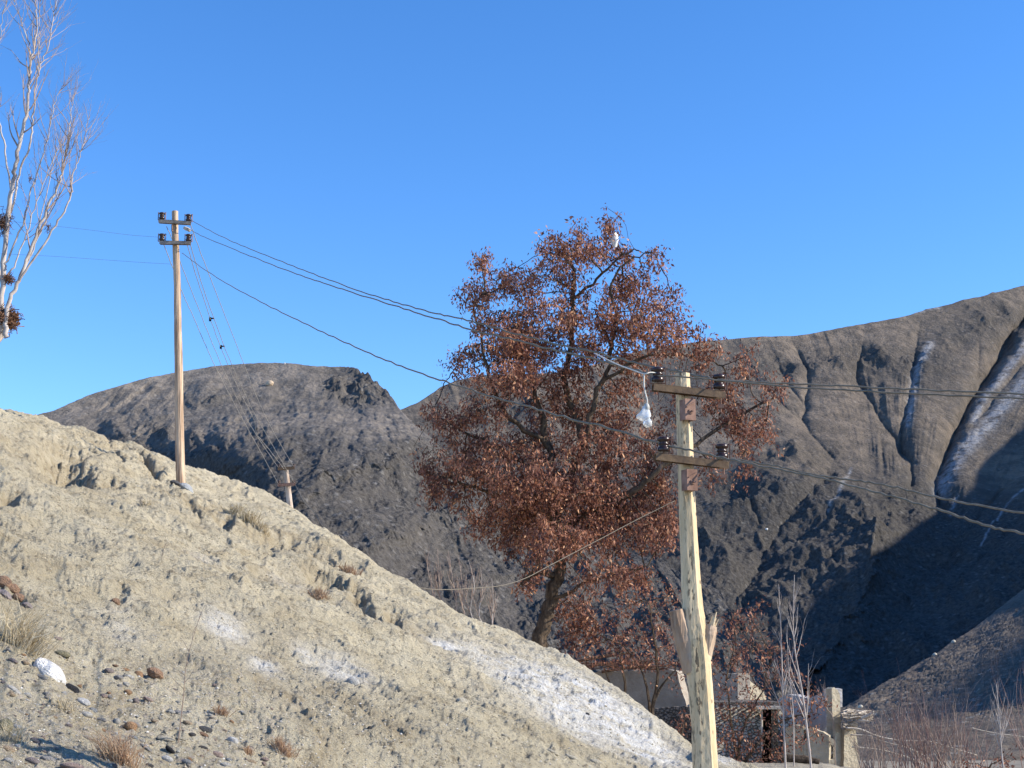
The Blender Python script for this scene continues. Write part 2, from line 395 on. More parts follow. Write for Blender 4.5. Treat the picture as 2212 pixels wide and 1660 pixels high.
# ridge off the right of the frame, whose crest throws the big valley shadow
tanel = math.tan(SUN_EL)
XR = 470.0
def surf(P, u, v):
    """nearest terrain vertex to picture position"""
    s = P[..., 0]/P[..., 1]; e = (P[..., 2]-CAMZ)/P[..., 1]; U, V = se2uv(s, e)
    k = np.argmin((U[:-8]-u)**2+(V[:-8]-v)**2); return P[:-8].reshape(-1, 3)[k]
hy = {}
def edge_h(p):
    yy = p[1] + (XR-p[0])*math.cos(SUN_AZ)/math.sin(SUN_AZ)
    return yy, p[2] + (XR-p[0])/math.sin(SUN_AZ)*tanel
E_S = [(1868, 1608), (1922, 1574), (1980, 1536), (2055, 1478), (2125, 1430), (2212, 1366), (2330, 1262)]
E_M = [(1640, 1480), (1730, 1330), (1830, 1225), (1925, 1175), (1994, 1124), (2082, 1075), (2118, 1002), (2212, 922), (2300, 830)]
prof = [edge_h(surf(PS, *p)) for p in E_S] + [edge_h(surf(PM, *p)) for p in E_M]
prof.sort(); k0 = next(p for p in prof if p[0] > 30); prof = [(k0[0]-9, -2), (k0[0]-2, k0[1]*.8)] + [p for p in prof if p[0] >= k0[0]] + [(1150, prof[-1][1]+40)]
ys = np.array([p[0] for p in prof]); hs = np.array([p[1] for p in prof])
Yg = np.linspace(prof[0][0], 1150, 400); Hg = np.interp(Yg, ys, hs)
Hg = np.convolve(np.pad(Hg, 3, mode='edge'), np.ones(7)/7, 'valid')
rows = []
for k, (dx, fr) in enumerate([(-150, 0.0), (-110, .1), (-70, .35), (-35, .68), (-12, .9), (0, 1.0), (15, .93), (60, .7), (140, .4), (260, 0)]):
    xx = XR + dx*(0.35+0.65*np.clip((Yg-Yg[0])/500, 0, 1))
    n_ = fbm(Yg/40+k*1.7, Yg*0+k*3.3, 4, 91)*6*(0.15 if k == 5 else 1)
    rows.append(np.stack([xx, Yg, np.maximum(Hg*fr+n_*(fr > 0), -2)], -1))
ro, _ = grid_mesh('ridge', np.stack(rows, 0), M_RIGHT, {'snow': np.zeros((10, 400)), 'rock': np.full((10, 400), .5), 'tan': np.zeros((10, 400))})
tag(ro, kind='structure')

# ------------------------------------------------------------------ near clay slope
CREST_N = [(-900, 830), (-400, 850), (-150, 870), (0, 893), (60, 905), (110, 915), (165, 922), (215, 940), (255, 952), (290, 958), (322, 975), (345, 992), (385, 1008), (440, 1022),
           (480, 1035), (520, 1050), (580, 1076), (625, 1100), (660, 1122), (715, 1160), (760, 1190), (820, 1226), (880, 1258), (930, 1290), (990, 1322), (1050, 1345), (1100, 1357),
           (1150, 1384), (1200, 1405), (1250, 1438), (1300, 1470), (1350, 1500), (1400, 1540), (1440, 1572), (1480, 1608), (1500, 1622), (1560, 1648), (1620, 1668), (1750, 1735), (2100, 1900), (3500, 2600)]
cfN = crest_fn(CREST_N)
nx, ny, nz = .1687, -.055, .469
def near_e(s, y):
    ep = (-1 - nx*s*y - ny*y)/nz/y
    ec = cfN(s); k = ec + (nx*s+ny)/nz          # e_plane = -1/(nz y) - (nx s+ny)/nz = ec
    yc = np.where(k < -1/(nz*95), -1/(nz*k), 95.0)
    line = ec + 0.35*(yc-y)/yc
    wd = 0.009
    m = np.minimum(ep, line); e = m - wd*np.log(np.exp(-(ep-m)/wd)+np.exp(-(line-m)/wd))
    return e, yc, ec
sN = np.linspace(float(uv2se(-900, 1300)[0]), float(uv2se(1900, 1300)[0]), 1150)
yN = np.exp(np.linspace(math.log(4.0), math.log(85), 760))
s2, y2 = np.meshgrid(sN, yN); e2, yc2, ec2 = near_e(s2, y2)
mx = e2.max(0)
e2 = e2 + (cfN(sN)-mx)[None, :]*np.clip(y2/yc2, 0, 1)
U, V = se2uv(s2, e2)
X = s2*y2; Z = e2*y2+CAMZ
amp = np.clip(y2/22, .45, 1.4)
ns = 0.22*fbm(X/3.2, y2/3.8, 4, 101) + 0.10*fbm(X/.95+.4*y2, y2/1.3, 5, 107, .6)
led = fbm((X*0.75+y2*0.45)/1.4, (y2*0.8-X*0.5)/3.6, 5, 113, .55, True)
ns = ns + 0.10*led*amp + 0.06*fbm(X/.30, y2/.3, 5, 117, .75)*np.clip(y2/18, .6, 1.3) + .03*fbm(X/.10, y2/.1, 4, 119, .7, True)
terr = fbm((X+y2*.35)/2.2, (y2-X*.6)/6, 5, 131, .55)*3.2
ns = ns + 0.045*(np.abs((terr % 1.0)-0.5)*2)**3*amp
front = np.where(y2 < yc2*1.15, 1.0, 0.0)
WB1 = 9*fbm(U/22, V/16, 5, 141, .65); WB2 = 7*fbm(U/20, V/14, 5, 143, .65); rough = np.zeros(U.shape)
def dent(cu, cv, ru, rv, depth, rot=0, p=1.6):
    a = math.radians(rot); du = (U-cu+WB1*(.5+.5*min(ru,40)/40)); dv = (V-cv+WB2*(.5+.5*min(rv,30)/30))
    p1 = (du*math.cos(a)+dv*math.sin(a))/ru; p2 = (-du*math.sin(a)+dv*math.cos(a))/rv
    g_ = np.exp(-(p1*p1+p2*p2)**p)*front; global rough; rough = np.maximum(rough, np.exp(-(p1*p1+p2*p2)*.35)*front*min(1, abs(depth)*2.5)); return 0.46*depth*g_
for a in [(140, 1014, 64, 30, -1.5, 22), (150, 1046, 60, 12, .3, 20), (238, 1042, 24, 12, -.6, 15), (40, 985, 30, 14, -.35, 20), (15, 1072, 22, 14, -.45, 0),
          (256, 1300, 18, 10, -.12, 30), (360, 1306, 24, 11, -.16, 10), (700, 1246, 46, 13, -.55, 22), (775, 1280, 22, 10, -.4, 30), (800, 1312, 40, 8, -.3, 38), (850, 1330, 20, 13, -.4, 40),
          (420, 1108, 30, 10, -.35, 40), (490, 1130, 12, 12, -.35, 30), (600, 1168, 60, 11, -.4, 15), (560, 1195, 40, 5, -.25, 10), (640, 1240, 50, 12, -.2, 20), (520, 1290, 22, 9, .12, 20),
          (-5, 1255, 40, 22, .16, 25), (10, 1290, 60, 20, -.25, 25), (60, 1240, 36, 12, .1, 20)]:
    ns = ns + dent(*a)
for pts, wd, dp in [([(240, 952), (275, 968), (300, 985), (318, 1005), (340, 1026)], 6, -.55), ([(180, 945), (240, 975), (265, 1000)], 5, -.25),
                    ([(470, 1120), (560, 1160), (640, 1185), (720, 1215)], 7, -.22), ([(330, 1060), (400, 1090), (480, 1110)], 6, -.15), ([(540, 1225), (620, 1250), (700, 1290)], 6, -.14),
                    ([(760, 1290), (830, 1340), (900, 1375)], 7, -.2), ([(300, 1180), (420, 1215), (520, 1260)], 5, -.10), ([(560, 1500), (640, 1560), (700, 1640)], 6, -.05), ([(700, 1520), (780, 1570), (870, 1640)], 7, -.06)]:
    d, sg, al = pl_dist(U+8*fbm(U/20, V/20, 3, 151), V+6*fbm(U/18, V/18, 3, 153), pts)
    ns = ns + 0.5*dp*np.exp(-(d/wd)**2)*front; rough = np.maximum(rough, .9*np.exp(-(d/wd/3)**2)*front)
ns = ns + rough*(0.10*fbm(X/.55, y2/.7, 5, 161, .7, True)+.03*fbm(X/.12, y2/.2, 3, 163, .7))*np.clip(y2/25, .5, 1.3)
damp = np.where(y2 < yc2, 1-0.55*np.exp(-((y2-yc2)/(0.06*yc2))**2), 0.45)
near_fade = np.clip(y2/9, .3, 1)
Z = np.maximum(Z + ns*damp*near_fade, -1.0)
salt = np.zeros(U.shape)
for cu, cv, ru, rv, rot, st in [(485, 1368, 50, 26, 25, .75), (570, 1452, 34, 20, 35, .8), (660, 1425, 30, 14, 30, .7), (735, 1462, 70, 24, 25, .8), (620, 1245, 40, 12, 15, .5),
                                (430, 1210, 40, 14, 10, .35), (960, 1390, 70, 10, 18, .8), (1090, 1450, 120, 26, 30, .75), (1240, 1520, 180, 50, 27, 1.3), (1370, 1588, 125, 32, 33, 1.2), (1180, 1500, 200, 60, 28, .35),
                                (1430, 1640, 50, 16, 35, .7), (1340, 1650, 40, 14, 35, .7), (700, 1300, 30, 8, 20, .3), (250, 1330, 40, 20, 0, .25), (260, 1380, 50, 20, 20, .3), (1560, 1655, 30, 8, 20, .8)]:
    a = math.radians(rot); du = U-cu; dv = V-cv; p1 = (du*math.cos(a)+dv*math.sin(a))/ru; p2 = (-du*math.sin(a)+dv*math.cos(a))/rv
    salt = np.maximum(salt, st*np.exp(-(p1*p1+p2*p2)))
grav = sstep(1330, 1550, V+0.0*U)*sstep(900, 350, U)
slope, QN = grid_mesh('ground', np.stack([X, y2, Z], -1), M_SLOPE, {'salt': np.clip(salt*1.15, 0, 1), 'gravel': grav, 'raw_shade': np.clip(rough*.9, 0, 1)})
slope.name = 'hillside'; tag(slope, kind='structure')
bvh = BVHTree.FromPolygons([tuple(p) for p in np.stack([X, y2, Z], -1).reshape(-1, 3)], [tuple(int(i) for i in f) for f in QN])

# valley floor
M_VAL = mat_simple('dry_valley_soil', (0.20, 0.17, 0.13), (0.30, 0.26, 0.20), 0.8, 0.95, 0.05)
gx = np.linspace(-1, 1, 141); gx = np.sign(gx)*np.abs(gx)**3*4200
gX, gY = np.meshgrid(gx, np.concatenate([np.linspace(-2500, -20, 30), np.linspace(0, 360, 91), np.linspace(380, 5500, 40)])-1500)
gz = 0.10*fbm(gX/4, gY/4, 4, 201)*np.exp(-(np.hypot(gX, gY)/200)**2) - 24*sstep(50, 330, gY+1500) - .6
vo, _ = grid_mesh('valley_floor', np.stack([gX, gY+1500, gz-0.1], -1), M_VAL); tag(vo, kind='structure')
gx = np.linspace(-1, 1, 161); gX, gY = np.meshgrid(gx*40+10, gx*35+55)
gz = 0.16*fbm(gX/3, gY/3, 6, 203)*np.clip(1.6-np.hypot(gX-10, gY-55)/25, 0, 1) - 0.02 - 6*sstep(54, 92, gY)
g2, q2 = grid_mesh('yard_ground', np.stack([gX, gY, gz], -1), M_VAL); tag(g2, kind='structure')
bvh2 = BVHTree.FromPolygons([tuple(p) for p in np.stack([gX, gY, gz], -1).reshape(-1, 3)], [tuple(int(i) for i in f) for f in q2])

CAM = Vector((0, 0, CAMZ))
def hit(u, v):
    p = W(u, v, 10)-CAM; p.normalize(); h = bvh.ray_cast(CAM, p)
    return h[0], h[1]
def drop(x, y):
    h = bvh.ray_cast(Vector((x, y, 60)), Vector((0, 0, -1))); g = bvh2.ray_cast(Vector((x, y, 60)), Vector((0, 0, -1)))
    z = -0.1
    if h[0] is not None: z = max(z, h[0].z)
    if g[0] is not None: z = max(z, g[0].z)
    return Vector((x, y, z))

# ------------------------------------------------------------------ object materials
def mat_hewn():
    m = NT('peeled_timber', 0.75, 0.25); co = m.coord('Object', (1, 1, 0.12)); c2 = m.coord('Object', (1, 1, 0.30), (0.55, 0.75, 0))
    c = m.ramp(m.noise(co, 14, 7, 0.6), [(0.3, (0.54, 0.395, 0.22)), (0.55, (0.72, 0.56, 0.35)), (0.75, (0.80, 0.66, 0.45))])
    marks = m.noise(c2, 62, 3, 0.55); band = m.noise(m.coord('Object', (1.6, 1.6, .12)), 7.5, 3, 0.5)
    mk = m.math('MULTIPLY', m.ramp(marks, [(0.54, 0.0), (0.60, 1.0)]), m.math('MULTIPLY', m.attr('tint'), m.ramp(band, [(0.38, 0.25), (0.5, 1.0)])))
    c = m.mix(mk, c, (0.10, 0.075, 0.05))
    kn = m.vor(m.coord('Object', (1, 1, 0.5)), 24)
    c = m.mix(m.math('MULTIPLY', m.ramp(kn, [(0.10, 0.9), (0.16, 0.0)]), m.ramp(m.noise(m.coord(), 5, 2), [(.45, 0), (.55, 1)])), c, (0.09, 0.06, 0.04))
    m.base(c); m.bump(m.math('ADD', m.noise(co, 40, 4), m.math('MULTIPLY', marks, -0.5)), 0.006); return m.m
def mat_pole():
    m = NT('weathered_timber', 0.85, 0.15); co = m.coord('Object', (1, 1, 0.06))
    c = m.ramp(m.noise(co, 13, 6, 0.6), [(0.3, (0.16, 0.10, 0.065)), (0.45, (0.40, 0.28, 0.19)), (0.62, (0.56, 0.43, 0.31)), (0.8, (0.64, 0.53, 0.41))])
    c = m.mix(m.ramp(m.noise(m.coord('Object', (1, 1, .4)), 1.7, 3), [(0.5, 0.0), (0.62, 0.6)]), c, (0.22, 0.13, 0.085))
    m.base(c); m.bump(m.noise(co, 22, 5), 0.02); return m.m
def mat_bark():
    m = NT('grey_brown_bark', 0.95, 0.1); co = m.coord('Object', (1, 1, 0.25))
    n = m.noise(co, 11, 7, 0.65); m.base(m.ramp(n, [(0.35, (0.045, 0.032, 0.024)), (0.6, (0.12, 0.088, 0.062)), (0.8, (0.20, 0.15, 0.11))]))
    m.bump(n, 0.05); return m.m
def mat_leaf(name, stops, trans=0.25):
    m = NT(name, 0.6, 0.3); m.base(m.ramp(m.attr('tint'), stops))
    tr = m.n('ShaderNodeBsdfTranslucent'); ms = m.n('ShaderNodeMixShader'); ms.inputs[0].default_value = trans
    c = m.ramp(m.attr('tint'), [(p, tuple(x*1.15 for x in q)) for p, q in stops]); m.l(c, tr.inputs[0])
    m.l(m.b.outputs[0], ms.inputs[1]); m.l(tr.outputs[0], ms.inputs[2]); m.l(ms.outputs[0], m.t.nodes['Material Output'].inputs[0]); return m.m
def mat_tint(name, stops, rough=0.85):
    m = NT(name, rough, 0.2); m.base(m.ramp(m.attr('tint'), stops)); return m.m
M_HEWN = mat_hewn(); M_POLE = mat_pole(); M_BARK = mat_bark()
M_LEAF = mat_leaf('dry_brown_leaves', [(0.0, (0.07, 0.033, 0.025)), (0.4, (0.22, 0.094, 0.064)), (0.75, (0.42, 0.185, 0.11)), (1.0, (0.72, 0.40, 0.22))])
M_STEEL = mat_simple('rusted_channel_steel', (0.085, 0.048, 0.026), (0.20, 0.122, 0.06), 22, 0.6, 0.002, 0.4)
M_RUST = mat_simple('red_brown_plate', (0.16, 0.085, 0.06), (0.33, 0.20, 0.15), 18, 0.7, 0.002)
M_CER = mat_simple('brown_glazed_ceramic', (0.022, 0.010, 0.008), (0.05, 0.022, 0.016), 10, 0.28, 0, 0.5)
M_WIRE = mat_simple('dull_aluminium_wire', (0.15, 0.13, 0.10), (0.24, 0.21, 0.17), 30, 0.85, 0, 0.1)
M_CORD = mat_simple('white_flex', (0.6, 0.57, 0.5), (0.7, 0.67, 0.6), 30, 0.5, 0)
M_WBARK = mat_simple('pale_poplar_bark', (0.27, 0.215, 0.19), (0.58, 0.52, 0.47), 7, 0.8, 0.004, 0.2, (1, 1, 0.4))
M_TWIG = mat_simple('reddish_twigs', (0.26, 0.185, 0.15), (0.42, 0.33, 0.27), 4, 0.8, 0)
M_REDTWIG = mat_simple('red_willow_shoots', (0.21, 0.13, 0.11), (0.38, 0.27, 0.23), 2, 0.8, 0)
M_NEST = mat_simple('matted_brown_twigs', (0.10, 0.05, 0.03), (0.28, 0.155, 0.095), 9, 0.9, 0.02)
M_STRAW = mat_tint('dry_straw', [(0.0, (0.36, 0.28, 0.16)), (0.6, (0.60, 0.50, 0.33)), (1.0, (0.74, 0.64, 0.46))])
M_RSTRAW = mat_tint('russet_dry_grass', [(0.0, (0.30, 0.18, 0.11)), (0.6, (0.54, 0.37, 0.23)), (1.0, (0.68, 0.52, 0.35))])
M_STICK = mat_simple('bleached_sticks', (0.40, 0.33, 0.25), (0.62, 0.54, 0.44), 5, 0.8, 0)

def ceramic_profile(s):    # shackle insulator, grooved spool, total height 2s*0.5
    return [(0.10*s, -.55*s), (.40*s, -.55*s), (.46*s, -.47*s), (.46*s, -.25*s), (.36*s, -.18*s), (.33*s, -.06*s), (.40*s, 0), (.40*s, .06*s), (.33*s, .12*s), (.36*s, .22*s), (.48*s, .28*s), (.48*s, .46*s), (.38*s, .54*s), (.10*s, .56*s)]
def insulator(parent, p, s, ax=(0, 0, 1), nm='insulator'):
    """grooved ceramic spool held in a steel strap, base on p"""
    p = Vector(p); h = 0.19*s; m = MB()
    m.lathe(ceramic_profile(h*0.8), Matrix.Translation(p+Vector((0, 0, h*0.56))), 16)
    o = m.build(nm, M_CER, parent, True)
    q = MB(); w_ = h*0.47
    for sx in (-1, 1): q.box(p+Vector((sx*w_, 0, h*0.52)), 0.010*s, 0.045*s, h*1.05)
    q.box(p+Vector((0, 0, 0.004)), 2*w_, 0.035*s, 0.006*s)
    q.tube([p+Vector((0, 0, -0.02)), p+Vector((0, 0, h*1.04))], 0.008*s, 6)
    q.tube([p+Vector((-w_-.012, 0, h*.98)), p+Vector((w_+.012, 0, h*.98))], 0.006*s, 6)
    q.build('strap', M_RUST, o)
    return p+Vector((0, 0, h*0.56))
def lump_tube(name, pts, rad, mat, parent, sides=12, facet=None, jit=0.03, sub=6, cut=0.0):
    """a hand-cut timber: resampled spine with uneven section"""
    P = []; R = []
    for i in range(len(pts)-1):
        for k in range(sub):
            t = k/sub; P.append(Vector(pts[i]).lerp(Vector(pts[i+1]), t)); R.append(rad[i]*(1-t)+rad[i+1]*t)
    P.append(Vector(pts[-1])); R.append(rad[-1])
    m = MB(); m.tube(P, R, sides, True, None, jit, facet)
    m.c = [({0: .9, 1: .7, 2: .15, 3: .95, 4: .85, 5: .1}.get(i % sides, .12) if sides == 16 else .3) for i in range(m.n)]
    return m.build(name, mat, parent, False, True)

# ------------------------------------------------------------------ near timber pole, right of centre
Y1 = 7.0; KN = Y1/14.6
base1 = W(1530, 1720, Y1)
g1 = drop(base1.x, base1.y)
rp = empty('utility_pole', (0, 0, 0), 'nearest power pole, pale peeled timber with two steel crossarms and sawn branch stubs', 'utility pole')
spine = [(1536, 1790), (1524, 1660), (1519, 1560), (1510, 1450), (1503, 1380), (1496, 1310), (1490, 1200), (1484, 1080), (1480, 960), (1477, 870), (1474, 808)]
wid = [57, 54, 52, 54, 58, 46, 40, 37, 36, 34, 33]
pts1 = [W(u, v, Y1) for u, v in spine]
prof = [1, .97, .99, 1.0, .93, 1.02, .95, 1.0, .96, 1.0, .92, 1.0, 1.03, .94, 1.0, .97]
lump_tube('post', pts1, [px(a, Y1)/2 for a in wid], M_HEWN, rp, 16, prof, 0.035, 8)
def stub(pts, rads, mat=M_POLE):
    return lump_tube('branch_stub', pts, rads, mat, rp, 9, None, 0.12, 4)
stub([W(1496, 1450, Y1), W(1480, 1395, Y1-.012), W(1468, 1350, Y1-.024), W(1460, 1318, Y1-.03)], [.048, .048, .042, .035])
s2_ = stub([W(1518, 1420, Y1), W(1531, 1370, Y1-.012), W(1536, 1352, Y1-.012)], [.042, .039, .031])
m = MB()
for k in range(7):
    a = W(1530+k*1.6, 1362+random.uniform(-3, 3), Y1-.02+random.uniform(-.017, .017)); b = W(1537+k*2.4+random.uniform(-2, 2), 1322+random.uniform(0, 18), Y1-.03)
    m.tube([a, b], [.009, .002], 5)
m.build('splinter', M_HEWN, s2_)
def crossarm(parent, a, b, h, dep, mat):
    """steel channel lying on its back, from a to b"""
    a = Vector(a); b = Vector(b); d = (b-a); L = d.length; M = d.to_track_quat('X', 'Z').to_matrix(); c = (a+b)/2
    mb = MB(); t = 0.11*h
    mb.box(c+M@Vector((0, 0, h/2)), L, dep, t, M)
    mb.box(c+M@Vector((0, -dep/2+t/2, 0)), L-.004, t, h-.002, M); mb.box(c+M@Vector((0, dep/2-t/2, 0)), L-.004, t, h-.002, M)
    return mb.build('crossarm', mat, parent), M
YA = Y1-.10*KN
for (ua, va, ub, vb, ins) in ((1409, 838, 1566, 856, ((1421, 834), (1554, 850))), (1414, 988, 1573, 1007, ((1434, 985), (1560, 1002)))):
    a = W(ua, va, YA-.10*KN); b = W(ub, vb, YA+.02*KN)
    arm, M = crossarm(rp, a, b, 0.034, 0.045, M_STEEL)
    for k, (ui, vi) in enumerate(ins):
        t_ = (ui-ua)/(ub-ua); q = W(ui, vi, YA-.10*KN+.12*KN*t_); q.z = a.z*(1-t_)+b.z*t_+.022
        insulator(rp, q, 0.92*KN)
    e = b+Vector((-.022, 0, -.022)); m = MB(); m.tube([e+Vector((0, 0, .01)), e+Vector((0, 0, -.06)), e+Vector((.01, 0, -.07))], .004, 6); m.box(e+Vector((0, 0, -.03)), .028, .018, .018); m.build('bolt', M_RUST, rp)
    e = a+Vector((.03, 0, -.022)); m = MB(); m.tube([e+Vector((0, 0, .01)), e+Vector((0, 0, -.04))], .003, 6); m.build('bolt', M_RUST, rp)
for (uc, va, vb) in ((1490, 862, 908), (1494, 1014, 1060)):
    ta = W(uc, va, Y1-.19*KN); tb = W(uc+1.5, vb, Y1-.19*KN); c = (ta+tb)/2; h = (ta-tb).length
    Mz = Matrix.Rotation(math.radians(24), 3, 'Z')
    mb = MB(); mb.box(c, .060, .007, h, Mz); mb.box(c+Mz@Vector((-.027, .026, 0)), .006, .05, h-.003, Mz); mb.box(c+Mz@Vector((.027, .026, 0)), .006, .05, h-.003, Mz)
    br = mb.build('bracket', M_RUST, rp)
    mb = MB(); mb.tube([c+Mz@Vector((.0, .012, -.012)), c+Mz@Vector((.0, -.03, -.012))], .006, 6); mb.box(c+Mz@Vector((0, -.007, -.012)), .02, .005, .02, Mz)
    mb.tube([c+Mz@Vector((-.022, -.007, h*.1)), c+Mz@Vector((.025, -.008, h*.36))], .0035, 5); mb.build('bolt', M_RUST, br)

# ------------------------------------------------------------------ tall pole on the hillside
hp, _ = hit(390, 1046); Y2 = hp.y
lp = empty('utility_pole', tuple(hp), 'tall cracked timber power pole standing on the hillside with four dark insulators', 'utility pole')
def rp_(p): return Vector(p)-hp
sp2 = [(391, 1056), (389, 1000), (387, 900), (386, 800), (384, 700), (383, 620), (380, 540), (378, 500), (378, 457)]
wd2 = [20.5, 20, 19, 18.5, 16.5, 15.5, 15, 14.5, 14]
lump_tube('post', [rp_(W(u, v, Y2)) for u, v in sp2], [px(a, Y2)/2 for a in wd2], M_POLE, lp, 12, [1, .93, 1.02, .97, 1, .9, 1.03, .96, 1, .94, 1.0, .97], 0.06, 7)
INS2 = {}
for k, (ua, va, ub, vb) in enumerate(((343, 479, 412, 483), (345, 525, 412, 526))):
    crossarm(lp, rp_(W(ua, va, Y2-.13)), rp_(W(ub, vb, Y2-.13)), 0.07, 0.08, mat_simple('grey_channel_steel', (0.16, 0.13, 0.10), (0.34, 0.30, 0.26), 9, 0.6, 0))
    for j, ui in enumerate((349.5, 407)):
        q = W(ui, va-3+(0 if j == 0 else (vb-va)), Y2-.13); INS2[(k, j)] = insulator(lp, rp_(q), 0.88)+hp
m = MB(); m.tube([rp_(W(372, 486, Y2-.15)), rp_(W(372, 500, Y2-.15))], .02, 5); m.build('bolt', M_RUST, lp)
# pole further down behind the crest
Y3 = 58.0
bp = empty('utility_pole', tuple(drop(W(634, 1130, Y3).x, Y3)), 'short looking pale pole with reddish crossarm rising from behind the hillside crest', 'utility pole')
b3 = bp.location.copy()
pt = [W(617, 1011, Y3), W(621, 1045, Y3), W(627, 1098, Y3), W(634, 1160, Y3), W(640, 1215, Y3)]
lump_tube('post', [p-b3 for p in pt], [px(a, Y3)/2 for a in (9.5, 11.5, 13, 14, 15)], mat_simple('white_washed_timber', (0.30, 0.20, 0.13), (0.68, 0.60, 0.52), 2.2, 0.8, 0.01, 0.2, (1, 1, .5)), bp, 10, None, 0.08, 4)
for (ua, va, ub, vb, mt) in ((600, 1014, 636, 1011, M_STEEL), (600, 1049, 638, 1046, M_RUST)):
    crossarm(bp, W(ua, va, Y3-.13)-b3, W(ub, vb, Y3-.13)-b3, 0.11, 0.10, mt)
    for ui in (602, 634): insulator(bp, W(ui, (va+vb)/2-3, Y3-.13)-b3, 0.62)

# ------------------------------------------------------------------ wires
def spline(pts, n=10):
    P = [Vector(p) for p in pts]; out = []
    for i in range(len(P)-1):
        a = P[max(i-1, 0)]; b = P[i]; c = P[i+1]; d = P[min(i+2, len(P)-1)]
        for k in range(n):
            t = k/n; out.append(0.5*((2*b)+(c-a)*t+(2*a-5*b+4*c-d)*t*t+(3*b-a-3*c+d)*t**3))
    out.append(P[-1]); return out
def wire(name, uvy, r, label, mat=M_WIRE, cat='wire', wob=0.0, group=None):
    P = spline([W(*a) for a in uvy], 8)
    for i in range(1, len(P)-1): P[i] = P[i]+Vector((0, 0, random.uniform(-wob, wob)))
    m = MB(); m.tube(P, r, 5); o = m.build(name, mat, None, True, origin=tuple(P[0])); tag(o, label, cat, group); return o
def ydep(u, ua, ya, ub, yb):   # straight span in space: 1/y is linear in the picture
    t = (u-ua)/(ub-ua); return 1/((1-t)/ya+t/yb)
def span(name, pts, ua, ya, ub, yb, r, label, **k):
    return wire(name, [(u, v, ydep(u, ua, ya, ub, yb)) for u, v in pts], r, label, **k)
G = 'power lines'
yi = YA-.03
span('power_line', [(410, 474), (460, 502), (520, 530), (610, 566), (700, 601), (780, 630), (860, 655), (935, 676), (1000, 690), (1080, 712), (1180, 738), (1290, 763), (1380, 785), (1490, 808), (1553, 820)], 410, Y2-.13, 1555, yi, .0062,
     'topmost wire from the hillside pole across the brown tree to the near pole', wob=.006, group=G)
span('power_line', [(402, 492), (440, 512), (520, 545), (600, 577), (680, 606), (760, 632), (850, 660), (940, 688), (1020, 713), (1100, 732), (1200, 757), (1300, 780), (1380, 802), (1421, 812)], 402, Y2-.13, 1421, yi-.03, .0062,
     'middle wire from the hillside pole, just below the topmost one', wob=.006, group=G)
span('power_line', [(393, 547), (450, 588), (530, 635), (620, 681), (710, 724), (800, 764), (890, 800), (985, 832), (1080, 862), (1190, 893), (1300, 922), (1400, 951), (1436, 961), (1490, 972), (1558, 990)], 393, Y2-.1, 1558, yi-.01, .007,
     'lowest of the three long wires, running to the lower crossarm of the near pole', wob=.007, group=G)
span('power_line', [(1553, 820), (1640, 826), (1760, 832), (1900, 838), (2050, 845), (2300, 856)], 1555, yi, 2300, 5.5, .0042, 'upper wire of the top pair running right from the near pole', wob=.003, group=G)
span('power_line', [(1421, 812), (1500, 817), (1570, 823), (1700, 835), (1900, 847), (2100, 857), (2300, 866)], 1421, yi-.04, 2300, 5.7, .0042, 'lower wire of the top pair running right from the near pole', wob=.003, group=G)
span('power_line', [(1558, 990), (1620, 998), (1700, 1012), (1770, 1028), (1860, 1040), (1930, 1052), (2020, 1074), (2120, 1093), (2300, 1124)], 1558, yi, 2300, 5.7, .0048, 'sagging upper wire of the lower pair running right from the near pole', wob=.004, group=G)
span('power_line', [(1436, 961), (1500, 975), (1600, 998), (1700, 1018), (1780, 1034), (1870, 1058), (1960, 1083), (2060, 1112), (2140, 1138), (2212, 1152), (2300, 1172)], 1436, yi, 2300, 5.3, .005, 'sagging lower wire of the lower pair running right from the near pole', wob=.004, group=G)
# bundle from the hillside pole down to the pole behind the crest
M_PALEWIRE = mat_simple('bright_aluminium_wire', (0.30, 0.28, 0.26), (0.42, 0.40, 0.37), 30, 0.7, 0, 0.2)
GB = 'thin wires to the pole behind the crest'
yq = Y2-.1
for pts, lab in (([(354, 530), (370, 570), (392, 628), (420, 690), (460, 782), (502, 865), (548, 950), (601, 1045)], 'leftmost thin wire dropping to the pole behind the crest'),
                 ([(360, 490), (377, 530), (392, 573), (431, 673), (477, 786), (511, 860), (543, 923), (601, 1010)], 'second thin wire from the left in the bundle dropping to the far pole'),
                 ([(404, 528), (425, 600), (454, 688), (477, 750), (510, 830), (540, 890), (550, 911), (555, 938), (580, 970), (614, 1014)], 'kinked thin wire with two clips in the bundle to the far pole'),
                 ([(411, 528), (435, 610), (460, 682), (498, 782), (543, 881), (590, 965), (636, 1044)], 'thin wire right of the kinked one in the bundle to the far pole'),
                 ([(412, 486), (433, 545), (460, 615), (514, 754), (552, 852), (585, 923), (634, 1008)], 'rightmost thin wire of the bundle dropping to the far pole')):
    L = len(pts); o = wire('power_line', [(u, v, ydep(v, pts[0][1], yq, pts[-1][1], Y3-.15)) for u, v in pts], .0085, lab, wob=.015, group=GB, mat=M_PALEWIRE)
    if 'kinked' in lab:
        for (u, v) in ((454, 690), (477, 750)):
            p = W(u, v, ydep(v, 528, yq, 1014, Y3-.15))-o.location; m = MB(); m.box(p, .05, .05, .10); m.box(p+Vector((.06, 0, .02)), .09, .03, .03); m.build('clip', M_WIRE, o)
